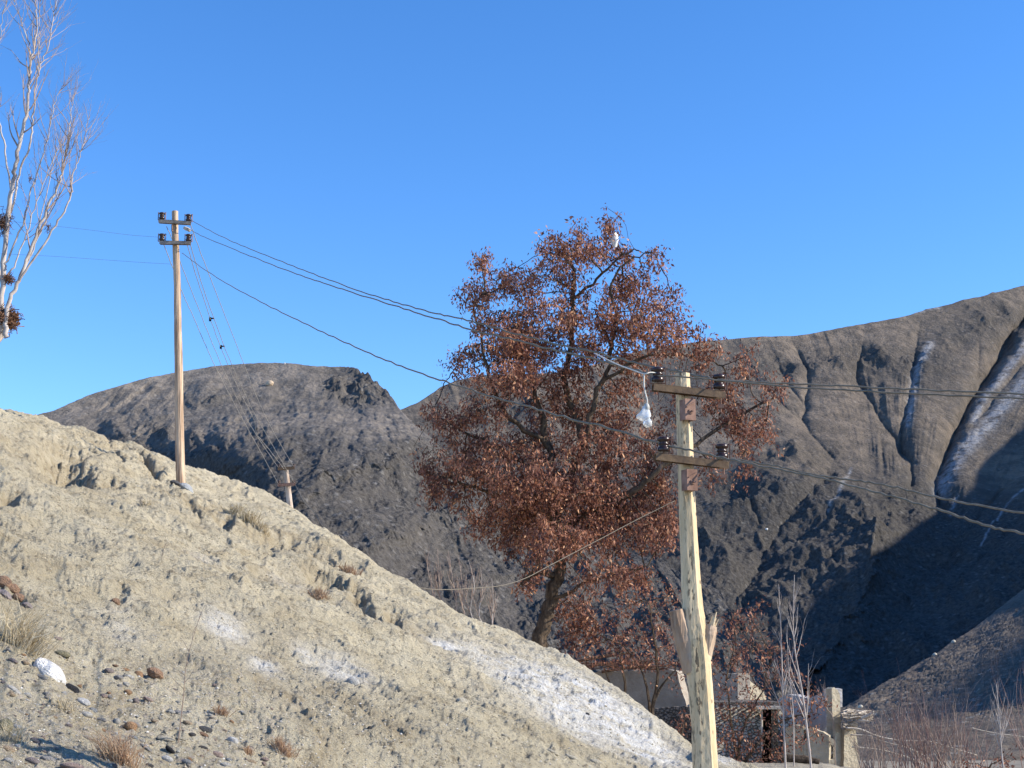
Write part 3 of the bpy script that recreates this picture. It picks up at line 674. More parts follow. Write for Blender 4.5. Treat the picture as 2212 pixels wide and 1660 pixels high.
wire('power_line', [(638, 1048, Y3-.1), (648, 1068, 52), (660, 1088, 47), (680, 1108, 42), (700, 1140, 37), (760, 1198, 32.5), (830, 1243, 30.2), (912, 1271, 30), (1010, 1272, 31.5), (1113, 1258, 33.5), (1220, 1205, 35.5), (1376, 1123, 38), (1458, 1082, 38.8)], .010,
     'slack cable sagging from the far pole past the brown tree, rising behind the near pole', wob=.004)
GL = 'thin wires to the left'
span('power_line', [(347, 513), (280, 508), (200, 498), (120, 489), (-60, 470)], 347, Y2-.13, -60, 30, .0026, 'thin wire leaving the hillside pole to the left, upper one', group=GL)
span('power_line', [(372, 571), (300, 567), (200, 560), (95, 553), (-60, 546)], 372, Y2-.13, -60, 30, .0026, 'thin wire leaving the hillside pole to the left, lower one', group=GL)
span('spool_insulator', [(399, 493), (401, 494), (406, 496), (409, 498)], 399, Y2-.13, 409, Y2-.3, .04, 'small pale spool insulator on the wire right of the hillside pole top', mat=M_STICK, cat='insulator')

# ------------------------------------------------------------------ bare bulb in a clear plastic bag, hung from the near pole's wires
YB = yi-.06
hb = empty('hanging_bulb', tuple(W(1392, 808, YB)), 'bare bulb in a clear plastic bag hanging by white cord left of the near pole', 'light bulb')
o0 = hb.location.copy()
m = MB()
m.tube([p-o0 for p in spline([W(1285, 764, YB+.45), W(1330, 786, YB+.28), W(1370, 801, YB+.11), W(1392, 808, YB), W(1404, 805, YB), W(1418, 806, YB+.03)], 6)], .003, 5)
m.tube([p-o0 for p in spline([W(1392, 807, YB), W(1391, 825, YB), W(1393, 845, YB), W(1398, 865, YB), W(1398, 874, YB)], 6)], .0035, 6)
m.build('cord', M_CORD, hb, True)
c = W(1397, 878, YB)-o0; m = MB(); m.lathe([(x*KN, z*KN) for x, z in [(.008, .03), (.022, .022), (.03, .0), (.03, -.03), (.024, -.045)]], Matrix.Translation(c), 14); m.build('socket', mat_simple('grey_white_socket', (0.35, 0.34, 0.31), (0.6, 0.58, 0.54), 20, 0.5, 0), hb, True)
mg = NT('clear_glass', 0.05, 0.5); mg.base((0.9, 0.9, 0.88)); mg.b.inputs['Transmission Weight'].default_value = .45; mg.b.inputs['Alpha'].default_value = .7; mg.b.inputs['IOR'].default_value = 1.2
c = W(1399, 914, YB)-o0; m = MB(); m.lathe([(x*KN, z*KN) for x, z in [(.004, .115), (.018, .10), (.019, .06), (.030, .038), (.044, .012), (.048, -.008), (.040, -.032), (.022, -.046), (.003, -.05)]], Matrix.Translation(c), 20); m.build('bulb', mg.m, hb, True)
mp = NT('thin_plastic_bag', 0.25, 0.5); mp.base((0.92, 0.93, 0.93)); mp.b.inputs['Alpha'].default_value = .55; mp.bump(mp.noise(mp.coord(), 40, 3), .004)
c = W(1395, 878, YB)-o0; vs = []; fs = []; seg = 18
pr = [(.030, .0), (.026, -.012), (.040, -.04), (.058, -.075), (.070, -.105), (.066, -.125), (.04, -.14)]
for i, (r, z) in enumerate([(x*KN, y*KN) for x, y in pr]):
    for k in range(seg):
        t = 2*math.pi*k/seg; rr = r*(1+.16*math.sin(3*t+i)+.10*math.sin(5*t)); vs.append(c+Vector((rr*math.cos(t)*1.05+(-.002*i), rr*math.sin(t)*.8, z+.007*math.sin(2*t+1)*(i > 3))))
for i in range(len(pr)-1):
    for k in range(seg): fs.append((i*seg+k, i*seg+(k+1) % seg, (i+1)*seg+(k+1) % seg, (i+1)*seg+k))
m = MB(); m.add(vs, fs); m.build('plastic_bag', mp.m, hb, True)

# ------------------------------------------------------------------ branching helpers
def rvec(s=1.0): return Vector((random.gauss(0, s), random.gauss(0, s), random.gauss(0, s)))
def twig(mb, p, d, L, r, depth, up=0.25, wob=0.12, nb=3, spread=0.6, seg=5, ratio=.55, ends=None, sides=4):
    """recursive bare twig"""
    P = [p.copy()]; D = d.normalized(); n = seg
    for k in range(n):
        D = (D+rvec(wob)+Vector((0, 0, up*(.3 if depth == 0 else 1)/n*1.5))).normalized(); P.append(P[-1]+D*(L/n))
    R = [max(r*(1-.75*k/n), .0012) for k in range(n+1)]
    mb.tube(P, R, sides if r > .006 else 3, False)
    if ends is not None and depth == 0: ends.extend(P[1:])
    if depth > 0:
        for j in range(nb):
            t = random.uniform(.25, .98); i = min(int(t*n), n-1); q = P[i].lerp(P[i+1], t*n-i)
            ax = rvec().cross(D).normalized(); dd = (D+ax*spread*random.uniform(.6, 1.3)).normalized()
            twig(mb, q, dd, L*ratio*random.uniform(.7, 1.2), r*.5*(1-.4*t), depth-1, up, wob, nb, spread, max(seg-1, 3), ratio, ends, sides)
def leaves(pos, per, spread, size, droop=0.8, seed=1, tones=(0, 1)):
    rng = np.random.default_rng(seed); pos = np.asarray(pos, float); n = len(pos)*per
    c = np.repeat(pos, per, 0)+rng.normal(0, spread, (n, 3)); c[:, 2] -= np.abs(rng.normal(0, spread*.5, n))
    d = rng.normal(0, .55, (n, 3)); d[:, 2] -= droop; d /= np.linalg.norm(d, axis=1)[:, None]
    a = np.cross(d, rng.normal(0, 1, (n, 3))); a /= np.linalg.norm(a, axis=1)[:, None]; b = np.cross(d, a)
    L = size*rng.uniform(.6, 1.3, n)[:, None]; wd = L*rng.uniform(.30, .48, n)[:, None]; cu = L*rng.uniform(-.15, .25, n)[:, None]
    v = np.stack([c, c+d*L*.45+a*wd*.5+b*cu*.5, c+d*L+b*cu*.2, c+d*L*.45-a*wd*.5+b*cu*.5], 1).reshape(-1, 3)
    cl = np.repeat(rng.normal(0, .16, len(pos)), per)
    t = np.clip(rng.beta(2.2, 2.6, n)+cl, 0, 1)*(tones[1]-tones[0])+tones[0]
    return v, np.repeat(t, 4)
def leaf_obj(name, parts, mat, parent):
    v = np.concatenate([p[0] for p in parts]); t = np.concatenate([p[1] for p in parts]); n = len(v)//4
    me = bpy.data.meshes.new(name); me.vertices.add(len(v)); me.vertices.foreach_set('co', v.reshape(-1).astype(np.float32))
    idx = np.arange(n)*4; q = np.stack([idx, idx+1, idx+2, idx, idx+2, idx+3], 1).reshape(-1)
    me.loops.add(len(q)); me.loops.foreach_set('vertex_index', q.astype(np.int32)); me.polygons.add(2*n)
    me.polygons.foreach_set('loop_start', (np.arange(2*n)*3).astype(np.int32)); me.update(calc_edges=True)
    a = me.attributes.new('tint', 'FLOAT', 'POINT'); a.data.foreach_set('value', t.astype(np.float32))
    me.materials.append(mat); o = bpy.data.objects.new(name, me); link(o, parent); return o
def colonize(nodes, par, A, step, kill, infl, iters):
    """space colonisation; nodes list of Vector-like, par parents"""
    N = [np.array(p) for p in nodes]; par = list(par); A = np.array(A); alive = np.ones(len(A), bool)
    near = np.full(len(A), -1); dist = np.full(len(A), 1e9)
    arr = np.array(N); D = np.linalg.norm(A[:, None]-arr[None], axis=2); near = D.argmin(1); dist = D.min(1)
    for it in range(iters):
        act = alive & (dist < infl)
        if not act.any(): break
        new = []
        ids = near[act]; dirs = A[act]-np.array(N)[ids]; dirs /= (np.linalg.norm(dirs, axis=1)[:, None]+1e-9)
        for i in np.unique(ids):
            d = dirs[ids == i].mean(0)+np.random.normal(0, .12, 3); d /= (np.linalg.norm(d)+1e-9); new.append((i, N[i]+d*step))
        k0 = len(N)
        for i, p in new: N.append(p); par.append(i)
        na = np.array([p for _, p in new]); D = np.linalg.norm(A[:, None]-na[None], axis=2); j = D.argmin(1); dm = D.min(1)
        m = dm < dist; near[m] = k0+j[m]; dist[m] = dm[m]; alive &= dist > kill
        if len(N) > 26000: break
    return N, par
def tree_mesh(N, par, rt, expo=2.3, forced=None, sides=7, rmax=None):
    n = len(N); ch = [[] for _ in range(n)]
    for i, p in enumerate(par):
        if p >= 0: ch[p].append(i)
    R = [0.0]*n
    for i in range(n-1, -1, -1):
        R[i] = max(rt, sum(R[c]**expo for c in ch[i])**(1/expo)) if ch[i] else rt
        if rmax: R[i] = min(R[i], rmax)
    if forced:
        for i, r in forced.items(): R[i] = r
    mb = MB(); starts = [(0, -1)]
    while starts:
        i, p = starts.pop(); P = []; Q = []
        if p >= 0: P.append(Vector(N[p])); Q.append(min(R[p], R[i]*1.25))
        while True:
            P.append(Vector(N[i])); Q.append(R[i])
            if not ch[i]: break
            c = sorted(ch[i], key=lambda k: -R[k])
            for k in c[1:]: starts.append((k, i))
            i = c[0]
        if len(P) > 1: mb.tube(P, Q, sides if Q[0] > .03 else (5 if Q[0] > .012 else 3), False)
    return mb, R, ch

# ------------------------------------------------------------------ the big tree keeping its brown leaves
YT = 40.0; KT = 1.25
def C3(x, y): return 864+x*.3853, 466.6+y*.3853
B3 = [(1010, 130, 12, 30), (1150, 85, 16, 30), (470, 225, 22, 26), (640, 340, 14, 50), (820, 660, 110, 60), (1150, 600, 80, 60), (1420, 620, 60, 50), (1000, 630, 80, 50), (520, 640, 90, 50), (1050, 760, 110, 40), (880, 185, 100, 50), (960, 280, 150, 80), (780, 225, 80, 30), (1180, 120, 40, 60), (1130, 190, 120, 30), (1060, 230, 60, 40), (1230, 290, 85, 70), (1310, 160, 26, 50), (1430, 230, 36, 70), (1350, 340, 100, 90),
      (460, 260, 50, 45), (500, 370, 80, 60), (400, 470, 70, 60), (440, 580, 70, 45), (600, 380, 60, 40), (680, 430, 140, 70), (700, 560, 220, 90), (900, 590, 90, 70), (1000, 440, 60, 60), (960, 370, 70, 60),
      (1480, 470, 100, 40), (1510, 570, 45, 80), (1330, 440, 110, 50), (1180, 510, 70, 60), (1250, 630, 140, 80), (400, 720, 140, 40), (350, 850, 50, 60), (560, 780, 200, 90), (700, 700, 250, 80), (1080, 670, 90, 90),
      (1350, 700, 150, 60), (1280, 800, 170, 80), (1500, 790, 170, 60), (1650, 850, 110, 50), (1890, 800, 50, 70), (1950, 850, 70, 30), (700, 900, 230, 90), (600, 990, 220, 70), (950, 900, 130, 80), (400, 1100, 120, 50),
      (260, 1180, 170, 60), (500, 1130, 120, 60), (900, 1050, 220, 90), (1250, 950, 130, 80), (1150, 1120, 150, 120), (1830, 960, 130, 60), (2060, 1010, 90, 40), (1800, 1090, 120, 80), (2060, 1180, 60, 50), (1900, 1200, 130, 80),
      (1930, 1350, 36, 140), (400, 1260, 170, 70), (200, 1400, 130, 70), (330, 1330, 120, 50), (500, 1400, 260, 90), (300, 1520, 200, 60), (700, 1280, 220, 110), (1100, 1330, 250, 120), (1400, 1300, 130, 80), (1420, 1450, 120, 90), (900, 1500, 260, 90),
      (700, 1600, 260, 70), (1270, 1550, 170, 80), (1720, 1480, 30, 120), (1500, 1130, 60, 50), (1540, 1000, 60, 60), (560, 1500, 160, 70)]
BL = [(*C3(x, y), rx*.3853, ry*.3853) for x, y, rx, ry in B3] + [(1140, 1100, 110, 40), (1250, 1080, 130, 60), (1350, 1120, 90, 50), (1410, 1070, 50, 40), (1180, 1180, 80, 45), (1280, 1165, 80, 40), (1100, 1150, 50, 30), (1400, 1160, 40, 40), (1150, 1235, 30, 22),
      (1290, 1260, 70, 22), (1370, 1240, 60, 18), (1240, 1310, 40, 26), (1260, 1350, 40, 30), (1160, 1060, 120, 40), (1060, 1110, 60, 30), (1440, 1110, 25, 40)]
rng = np.random.default_rng(3)
A = []; wts = []
for (u, v, ru, rv) in BL:
    n = max(14, int(ru*rv/10)); c = W(u, v, YT); yo = rng.normal(0, 1.1)*(1 if ru > 25 else .5); ry = min(max(px(ru, YT), .5), 1.6)
    for k in range(max(3, int(ru*rv/(84 if v < 760 else 108)))):
        while True:
            q = rng.uniform(-1, 1, 3)
            if (q**2).sum() < 1: break
        cc = np.array((c.x+q[0]*px(ru, YT), c.y+yo+q[1]*ry, c.z+q[2]*px(rv, YT))); nn_ = rng.integers(5, 11)
        A.extend((cc+rng.normal(0, .125*KT, (nn_, 3))*np.array([1.0, 1, 1.35])).tolist())
A = np.array(A)
tb = drop(W(1163, 1400, YT).x, YT)
skel = []; par = []; forced = {}
def limb(pts, p0, r0, r1):
    """adds a guided limb; returns indices"""
    P = spline([W(u, v, YT+dy) for u, v, dy in pts], 5); ids = []
    for k, p in enumerate(P):
        p = p+rvec(.03)
        if k == 0 and p0 >= 0: continue
        skel.append(np.array(p)); par.append(p0 if not ids else ids[-1]); t = k/len(P); forced[len(skel)-1] = (r0*(1-t)+r1*t)*KT; ids.append(len(skel)-1)
    return ids
tr = limb([(1163, 1440, 0), (1166, 1390, 0), (1176, 1340, 0), (1190, 1300, 0), (1205, 1250, 0), (1212, 1200, 0), (1210, 1150, 0), (1200, 1090, .1), (1192, 1030, .1), (1186, 970, .2), (1170, 900, .3), (1150, 830, .4), (1138, 770, .5)], -1, .19, .045)
def at(ids, f): return ids[int(f*(len(ids)-1))]
l1 = limb([(1212, 1190, 0), (1228, 1140, -.1), (1260, 1110, -.3), (1310, 1085, -.5), (1370, 1060, -.8), (1430, 1010, -1), (1500, 960, -.8), (1600, 900, -.5), (1670, 860, -.4)], at(tr, .42), .12, .02)
l2 = limb([(1200, 1090, .1), (1235, 1020, -.2), (1262, 960, -.3), (1275, 900, -.3), (1300, 830, -.2), (1320, 760, 0), (1300, 700, .2)], at(tr, .56), .10, .03)
l3 = limb([(1262, 960, -.3), (1245, 900, .3), (1220, 830, .5), (1235, 740, .4), (1238, 650, .2), (1235, 580, .1), (1215, 535, 0)], at(l2, .3), .09, .03)
l4 = limb([(1238, 650, .2), (1290, 600, 0), (1340, 555, -.2), (1380, 540, -.3)], at(l3, .66), .04, .015)
l5 = limb([(1192, 1030, .1), (1130, 1000, .4), (1060, 960, .6), (980, 920, .7), (930, 890, .8)], at(tr, .66), .06, .015)
l6 = limb([(1186, 960, .2), (1100, 900, -.2), (1060, 830, -.4), (1040, 740, -.3), (1020, 650, -.2)], at(tr, .76), .06, .02)
l7 = limb([(1205, 1250, 0), (1170, 1235, -.2), (1140, 1250, -.3), (1125, 1262, -.4)], at(tr, .3), .09, .03)
l8 = limb([(1190, 1300, 0), (1230, 1280, -.4), (1280, 1255, -.7), (1340, 1235, -.9), (1400, 1225, -1)], at(tr, .24), .05, .012)
l9 = limb([(1300, 830, -.2), (1370, 780, -.6), (1450, 765, -.7), (1540, 780, -.5)], at(l2, .66), .045, .015)
l10 = limb([(1200, 1110, .1), (1120, 1090, .2), (1040, 1060, .3), (960, 1030, .4)], at(tr, .54), .07, .02)
l11 = limb([(1320, 760, 0), (1330, 690, 0), (1320, 620, 0), (1360, 560, 0), (1410, 545, 0)], at(l2, .82), .045, .012)
N, P_ = colonize(skel, par, A, .15*KT, .19*KT, 4.5*KT, 90)
mb, R, ch = tree_mesh(N, P_, .0075, 2.2, forced, 9)
bt = empty('brown_leaved_tree', tuple(tb), 'tall tree still full of dry red-brown leaves, standing behind the hillside crest', 'tree')
mb.v = [(x-tb.x, y-tb.y, z-tb.z) for x, y, z in mb.v]
# split: thick wood is the trunk, thin wood the branches
def split_wood(mb, parent, mat):
    o = mb.build('trunk', mat, parent, True); return o
split_wood(mb, bt, M_BARK)
pos = np.array([N[i] for i in range(len(N)) if R[i] < .017])
open('/tmp/dbg.txt','w').write('%d %d %d' % (len(N), sum(1 for i in range(len(N)) if R[i] < .014), len(A)))
pos = pos[rng.random(len(pos)) < 0.97]-np.array(tb)
print('tree nodes', len(N), 'leaf sites', len(pos), 'attr', len(A))
leaf_obj('foliage', [leaves(pos, 3, .09, .108, .8, 5), leaves(A-np.array(tb), 7, .07, .125, .8, 6)], M_LEAF, bt)
m = MB()
c0 = W(1328, 520, YT-.5)
vs = []; fs = []
for i in range(9):
    for k in range(8):
        t = 2*math.pi*k/8; r = .09*math.sin(math.pi*(i+.6)/9.3)+.012; vs.append(c0+Vector((r*math.cos(t)*(1+.5*math.sin(k*2.3+i)), r*math.sin(t), .25-.056*i+.02*math.sin(k*1.7))))
for i in range(8):
    for k in range(8): fs.append((i*8+k, i*8+(k+1) % 8, (i+1)*8+(k+1) % 8, (i+1)*8+k))
m.add(vs, fs); o = m.build('plastic_bag', mat_simple('white_plastic', (0.72, 0.72, 0.70), (0.82, 0.82, 0.80), 9, 0.4, .01), None, True, origin=tuple(c0)); tag(o, 'torn white plastic bag caught in the top twigs of the brown tree', 'plastic bag')

# ------------------------------------------------------------------ bare poplar, left edge
YP = 30.0
def C1(x, y): return x*.4687, y*.4687
STEMS = [([(5, 1440), (15, 1250), (35, 1000), (60, 850), (75, 740), (100, 620), (125, 500), (135, 400), (142, 300), (155, 230), (170, 110), (165, 0), (160, -110)], .13, .015, 0),
         ([(45, 1000), (60, 940), (95, 780), (140, 650), (150, 560), (165, 430), (180, 330), (215, 230), (245, 100), (265, -20), (270, -120)], .055, .012, .2),
         ([(20, 1250), (35, 1200), (100, 1040), (150, 870), (210, 680), (235, 570), (262, 450), (290, 400)], .05, .008, -.3),
         ([(30, 1270), (60, 1230), (130, 1050), (190, 880), (262, 700), (300, 660)], .045, .008, .3),
         ([(20, 1560), (40, 1400), (90, 1290), (130, 1180), (200, 1000), (270, 850), (292, 760), (315, 660), (325, 560), (335, 440)], .11, .009, -.2),
         ([(90, 1290), (150, 1150), (215, 1000), (275, 880), (300, 740)], .045, .008, .1),
         ([(88, 1295), (210, 1120), (290, 980), (326, 900), (328, 850), (352, 760), (380, 680), (400, 600), (412, 540)], .055, .008, -.4),
         ([(95, 1285), (170, 1080), (205, 930), (250, 740), (262, 690)], .04, .008, .4),
         ([(145, 290), (130, 180), (100, 100), (72, 20), (60, -60)], .03, .008, .1), ([(175, 350), (178, 230), (182, 100), (190, -20)], .03, .008, -.2),
         ([(55, 890), (20, 700), (0, 560), (-20, 420), (-10, 250), (10, 100), (40, -40)], .045, .010, .5), ([(10, 1300), (-60, 1000), (-110, 700), (-120, 400), (-60, 120), (-10, -40)], .07, .010, .6)]
pb = W(-120, 960, YP); pb = drop(pb.x, YP)
pop = empty('poplar_tree', tuple(pb), 'tall bare pale-barked tree with upswept branches at the left edge of the photo', 'tree')
random.seed(21)
tm_ = MB(); bm_ = MB(); wm = MB()
trunk = [Vector(pb)-Vector(pb), W(-100, 880, YP)-pb, W(-60, 790, YP)-pb, W(-10, 720, YP)-pb, W(5, 690, YP)-pb]
tm_.tube(spline([trunk[0]+Vector((0, 0, -.3))]+trunk[1:], 6), [.27-.004*i for i in range(25)], 12, True, jit=.08); tm_.build('trunk', M_WBARK, pop, True)
for pts, r0, r1, dy in STEMS:
    P = spline([W(*C1(x, y), YP+dy)-pb for x, y in pts], 6)
    P = [p+rvec(.015) for p in P]; n = len(P); R = [(r0*(1-i/(n-1))+r1*i/(n-1))*.68 for i in range(n)]
    bm_.tube(P, [r*.72 for r in R], 8, False)
    for i in range(int(n*.35), n):
        d = (P[min(i+1, n-1)]-P[i-1]).normalized()
        for k in range(1+(i > n*.6)):
            if random.random() < .45:
                ax = rvec().cross(d).normalized(); dd = (d*.8+ax*random.uniform(.4, .9)).normalized()
                L = random.uniform(.5, 1.5)*(1.15-.55*i/n)
                twig(wm, P[i], dd, L, R[i]*.30+.004, 1 if random.random() < .75 else 2, up=.5, wob=.09, nb=3, spread=.5, seg=6, ratio=.55)
bm_.build('branch', M_WBARK, pop, True); wm.build('twigs', M_TWIG, pop)
def bundle(name, u, v, ru, rv, n, r, mat, parent, y=YP, org=None, droop=0):
    m = MB(); c = W(u, v, y)-org
    for k in range(n):
        p = c+Vector((random.gauss(0, px(ru, y)*.42), random.gauss(0, px(ru, y)*.4), random.gauss(0, px(rv, y)*.42)))
        d = rvec()+Vector((0, 0, -droop)); d.normalize(); L = random.uniform(.10, .24)
        m.tube([p-d*L/2, p+rvec(.03), p+d*L/2+rvec(.03)], [r, r*.9, r*.3], 3, False)
    return m.build(name, mat, parent)
bundle('burl', 14, 690, 28, 24, 900, .011, M_NEST, pop, org=pb); bundle('burl', 8, 483, 16, 28, 260, .006, M_NEST, pop, org=pb); bundle('burl', 18, 603, 12, 9, 150, .006, M_NEST, pop, org=pb)
bundle('dead_leaf_cluster', 66, 387, 4, 6, 12, .005, M_NEST, pop, org=pb); bundle('dead_leaf_cluster', 103, 492, 4, 9, 18, .006, M_NEST, pop, org=pb)

# ------------------------------------------------------------------ walls and huts beyond the hillside
def mat_wall(name, c1, c2, scale=2.5, bump=.05):
    m = NT(name, .95, .1); co = m.coord(); n = m.noise(co, scale, 7, .65); m.base(m.ramp(n, [(.3, c1), (.7, c2)])); m.bump(m.noise(co, scale*3, 6, .7), bump); return m.m
def mat_rubble(name, c1, c2, scale=4.2):
    m = NT(name, .95, .1); co = m.coord('Object', (1, 1, 1.5)); d = m.vor(co, scale, 'DISTANCE_TO_EDGE'); cl = m.vor(co, scale, 'F1', 'Color')
    sp_ = m.n('ShaderNodeSeparateColor'); m.l(cl, sp_.inputs[0]); c = m.ramp(sp_.outputs[0], [(0, c1), (1, c2)])
    c = m.mix(m.ramp(m.noise(co, 14, 4), [(.4, .3), (.6, 0)]), c, tuple(x*.6 for x in c1)); c = m.mix(m.ramp(d, [(.01, .8), (.09, 0)]), c, (.10, .085, .07))
    m.base(c); m.bump(m.ramp(d, [(0, 0), (.12, 1)]), .06); return m.m
M_MUD = mat_wall('grey_brown_mud_plaster', (.30, .25, .20), (.44, .38, .31)); M_CREAM = mat_wall('cream_mud_plaster', (.38, .31, .215), (.60, .52, .38), 2.0, .09)
M_WHITE = mat_wall('chipped_whitewash', (.40, .36, .33), (.60, .56, .53), 3.5); M_RUB = mat_rubble('pale_rubble_stone', (.30, .26, .21), (.60, .54, .45), 7); M_DRUB = mat_rubble('dark_rubble_stone', (.17, .145, .12), (.32, .28, .24), 8)
def ring(pts, y, th, jag=0):
    Y = (lambda u: y) if not hasattr(y, '__len__') else (lambda u: y[0]+(y[1]-y[0])*(u-pts_min)/(pts_max-pts_min))
    pts_min = min(p[0] for p in pts); pts_max = max(p[0] for p in pts)
    P = []
    for i in range(len(pts)):
        a = pts[i]; b = pts[(i+1) % len(pts)]; n = max(1, int(math.hypot(b[0]-a[0], b[1]-a[1])/6)) if jag else 1
        for k in range(n):
            u = a[0]+(b[0]-a[0])*k/n; v = a[1]+(b[1]-a[1])*k/n
            if jag and k: u += random.uniform(-jag, jag)*.5; v += random.uniform(-jag, jag)
            P.append(W(u, v, Y(u)))
    d = Vector((0, 1, 0))
    if hasattr(y, '__len__'):
        a = W(pts_min, 1500, y[0]); b = W(pts_max, 1500, y[1]); t = Vector((b.x-a.x, b.y-a.y, 0)).normalized(); d = Vector((-t.y, t.x, 0))
    return P, [p+d*th for p in P]
def wallmb(mb, pts, y, th, jag=0):
    F, B = ring(pts, y, th, jag); n = len(F)
    mb.add(F+B, [tuple(range(n)), tuple(range(2*n-1, n-1, -1))]+[(i, n+i, n+(i+1) % n, (i+1) % n) for i in range(n)])
def wall(name, label, cat, pts, y, th, mat, jag=0, part=None, parent=None):
    mb = MB(); wallmb(mb, pts, y, th, jag); o = mb.build(part or name, mat, parent, False, origin=None)
    if parent is None: tag(o, label, cat)
    return o
def thing_at(name, u, y, label, cat): 
    p = W(u, 1660, y); return empty(name, (0, 0, 0), label, cat)
th = thing_at('mud_wall', 1370, 50, 'long smooth grey-brown mud wall in shade, left of the near pole, brushwood lying along its top', 'wall')
wall('', '', '', [(1225, 1466), (1262, 1455), (1300, 1451), (1380, 1449), (1440, 1447), (1462, 1450), (1466, 1468), (1472, 1492), (1480, 1512), (1485, 1530), (1500, 1700), (1225, 1700)], (51, 48.5), .5, M_MUD, 1.2, 'wall', th)
random.seed(31)
mb = MB()
for k in range(60):
    u = random.uniform(1236, 1455); t = (u-1236)/(1455-1236); v = 1443+random.uniform(-9, 4); L = random.uniform(15, 60)
    mb.tube([W(u, v+random.uniform(-3, 3), 50.5-2.4*t), W(u+L, v-random.uniform(-2, 7), 50.4-2.4*t)], [random.uniform(.012, .035), .008], 5)
for (a, b, r) in (((1232, 1432), (1345, 1414), .07), ((1236, 1442), (1300, 1438), .05), ((1270, 1440), (1400, 1428), .03), ((1300, 1452), (1380, 1442), .05)):
    mb.tube([W(*a, 50.2), W((a[0]+b[0])/2, (a[1]+b[1])/2-2, 50), W(*b, 49.8)], [r, r*.8, r*.5], 7)
mb.build('brushwood', M_NEST, th)
th = thing_at('stone_wall', 1450, 46, 'low dark rubble stone wall below the mud wall, partly hidden by the near pole', 'wall')
wall('', '', '', [(1395, 1534), (1440, 1528), (1492, 1527), (1560, 1527), (1560, 1720), (1395, 1720)], (46.8, 46.2), .5, M_DRUB, 1.5, 'wall', th)
hut = thing_at('stone_hut', 1600, 45, 'rubble stone hut with dark doorway and pale lintel, right of the near pole', 'hut')
wall('', '', '', [(1535, 1529), (1590, 1527), (1645, 1530), (1645, 1720), (1535, 1720)], (44.75, 45.1), .45, M_RUB, 1.2, 'wall', hut)
wall('', '', '', [(1681, 1530), (1694, 1545), (1722, 1562), (1722, 1720), (1681, 1720)], (44.7, 44.9), .45, M_RUB, 1.5, 'wall', hut)
mb = MB(); mb.box((W(1659, 1529, 44.7)), px(50, 45), .5, px(6, 45)); mb.build('lintel', M_STICK, hut)
mb = MB(); mb.tube([W(1645, 1532, 44.75), W(1646, 1625, 44.75)], .035, 6); mb.build('door_post', M_STICK, hut)
mb = MB(); mb.tube([W(1680, 1532, 44.75), W(1680, 1550, 44.75)], .035, 6); mb.build('door_post', M_STICK, hut)
mb = MB(); wallmb(mb, [(1535, 1524), (1689, 1524), (1689, 1720), (1535, 1720)], 48.6, .3); wallmb(mb, [(1528, 1528), (1536, 1528), (1536, 1720), (1528, 1720)], 45.5, 3.1); wallmb(mb, [(1682, 1532), (1689, 1532), (1689, 1720), (1682, 1720)], 45.1, 3.5)
mb.build('inner_wall', M_DRUB, hut)
mb = MB(); wallmb(mb, [(1535, 1517), (1690, 1517), (1690, 1525), (1535, 1525)], 45.35, 3.6, 1.0); mb.build('roof', M_DRUB, hut)
for k in range(9):
    mb = MB(); u = 1548+k*15.5; mb.tube([W(u, 1526, 45.6), W(u+1, 1527, 44.45)], .035, 6); mb.build('roof_beam', M_STICK, hut)
th = thing_at('mud_house', 1560, 53, 'grey mud house with a sunlit cream gable behind the stone hut', 'house')
wall('', '', '', [(1515, 1459), (1560, 1455), (1594, 1455), (1594, 1560), (1515, 1560)], (54.4, 51.8), .5, M_MUD, .8, 'wall', th)
wall('', '', '', [(1594.5, 1455), (1602, 1457), (1618, 1469), (1634, 1482), (1650, 1496), (1656, 1512), (1656, 1525), (1594.5, 1525)], (52.2, 52.8), .3, M_CREAM, .8, 'gable', th)
wall('', '', '', [(1597, 1497), (1604, 1486), (1617, 1480), (1630, 1484), (1626, 1494), (1607, 1508), (1598, 1509)], (52.13, 52.6), .06, M_WHITE, .8, 'whitewash_patch', th)
th = thing_at('whitewashed_wall', 1740, 47, 'ruined whitewashed wall with beam holes and a broken gap beside the cream pillar', 'wall')
mb = MB()
wallmb(mb, [(1682, 1512), (1700, 1500), (1740, 1508), (1776, 1500), (1779, 1490), (1786, 1487), (1796, 1489), (1796, 1528), (1786, 1532), (1785, 1548), (1787, 1562), (1779, 1585), (1700, 1600), (1690, 1600)], (50.0, 46.6), .4, .8)
mb.build('wall', M_WHITE, th)
wallmb_b = MB(); wallmb(wallmb_b, [(1780, 1520), (1799, 1516), (1799, 1600), (1780, 1600)], 50.5, .3, .6); wallmb_b.build('inner_wall', M_MUD, th)
for (u, v) in ((1720, 1548), (1734, 1546), (1748, 1548)):
    mb = MB(); c = W(u, v, 50.0-3.4*(u-1682)/109-.03); mb.lathe([(px(3.6, 47), 0), (px(3.2, 47), .015)], Matrix.Translation(c) @ Matrix.Rotation(math.radians(-90), 4, 'X'), 9); mb.build('beam_hole', mat_simple('hole_shade', (.03, .025, .02), (.06, .05, .04), 5, 1, 0), th)  # near-black discs paint the shade inside the holes
wall('mud_pillar', 'tall sunlit cream mud pillar end at the right of the whitewashed wall', 'pillar', [(1797, 1488), (1802, 1485), (1809, 1491), (1814, 1499), (1817, 1580), (1822, 1720), (1801, 1720), (1799, 1580)], (44.4, 44.58), .3, M_CREAM, .8)
th = thing_at('ruined_wall', 1760, 43, 'low broken cream mud wall with two dark openings below the whitewashed wall', 'wall')
mb = MB()
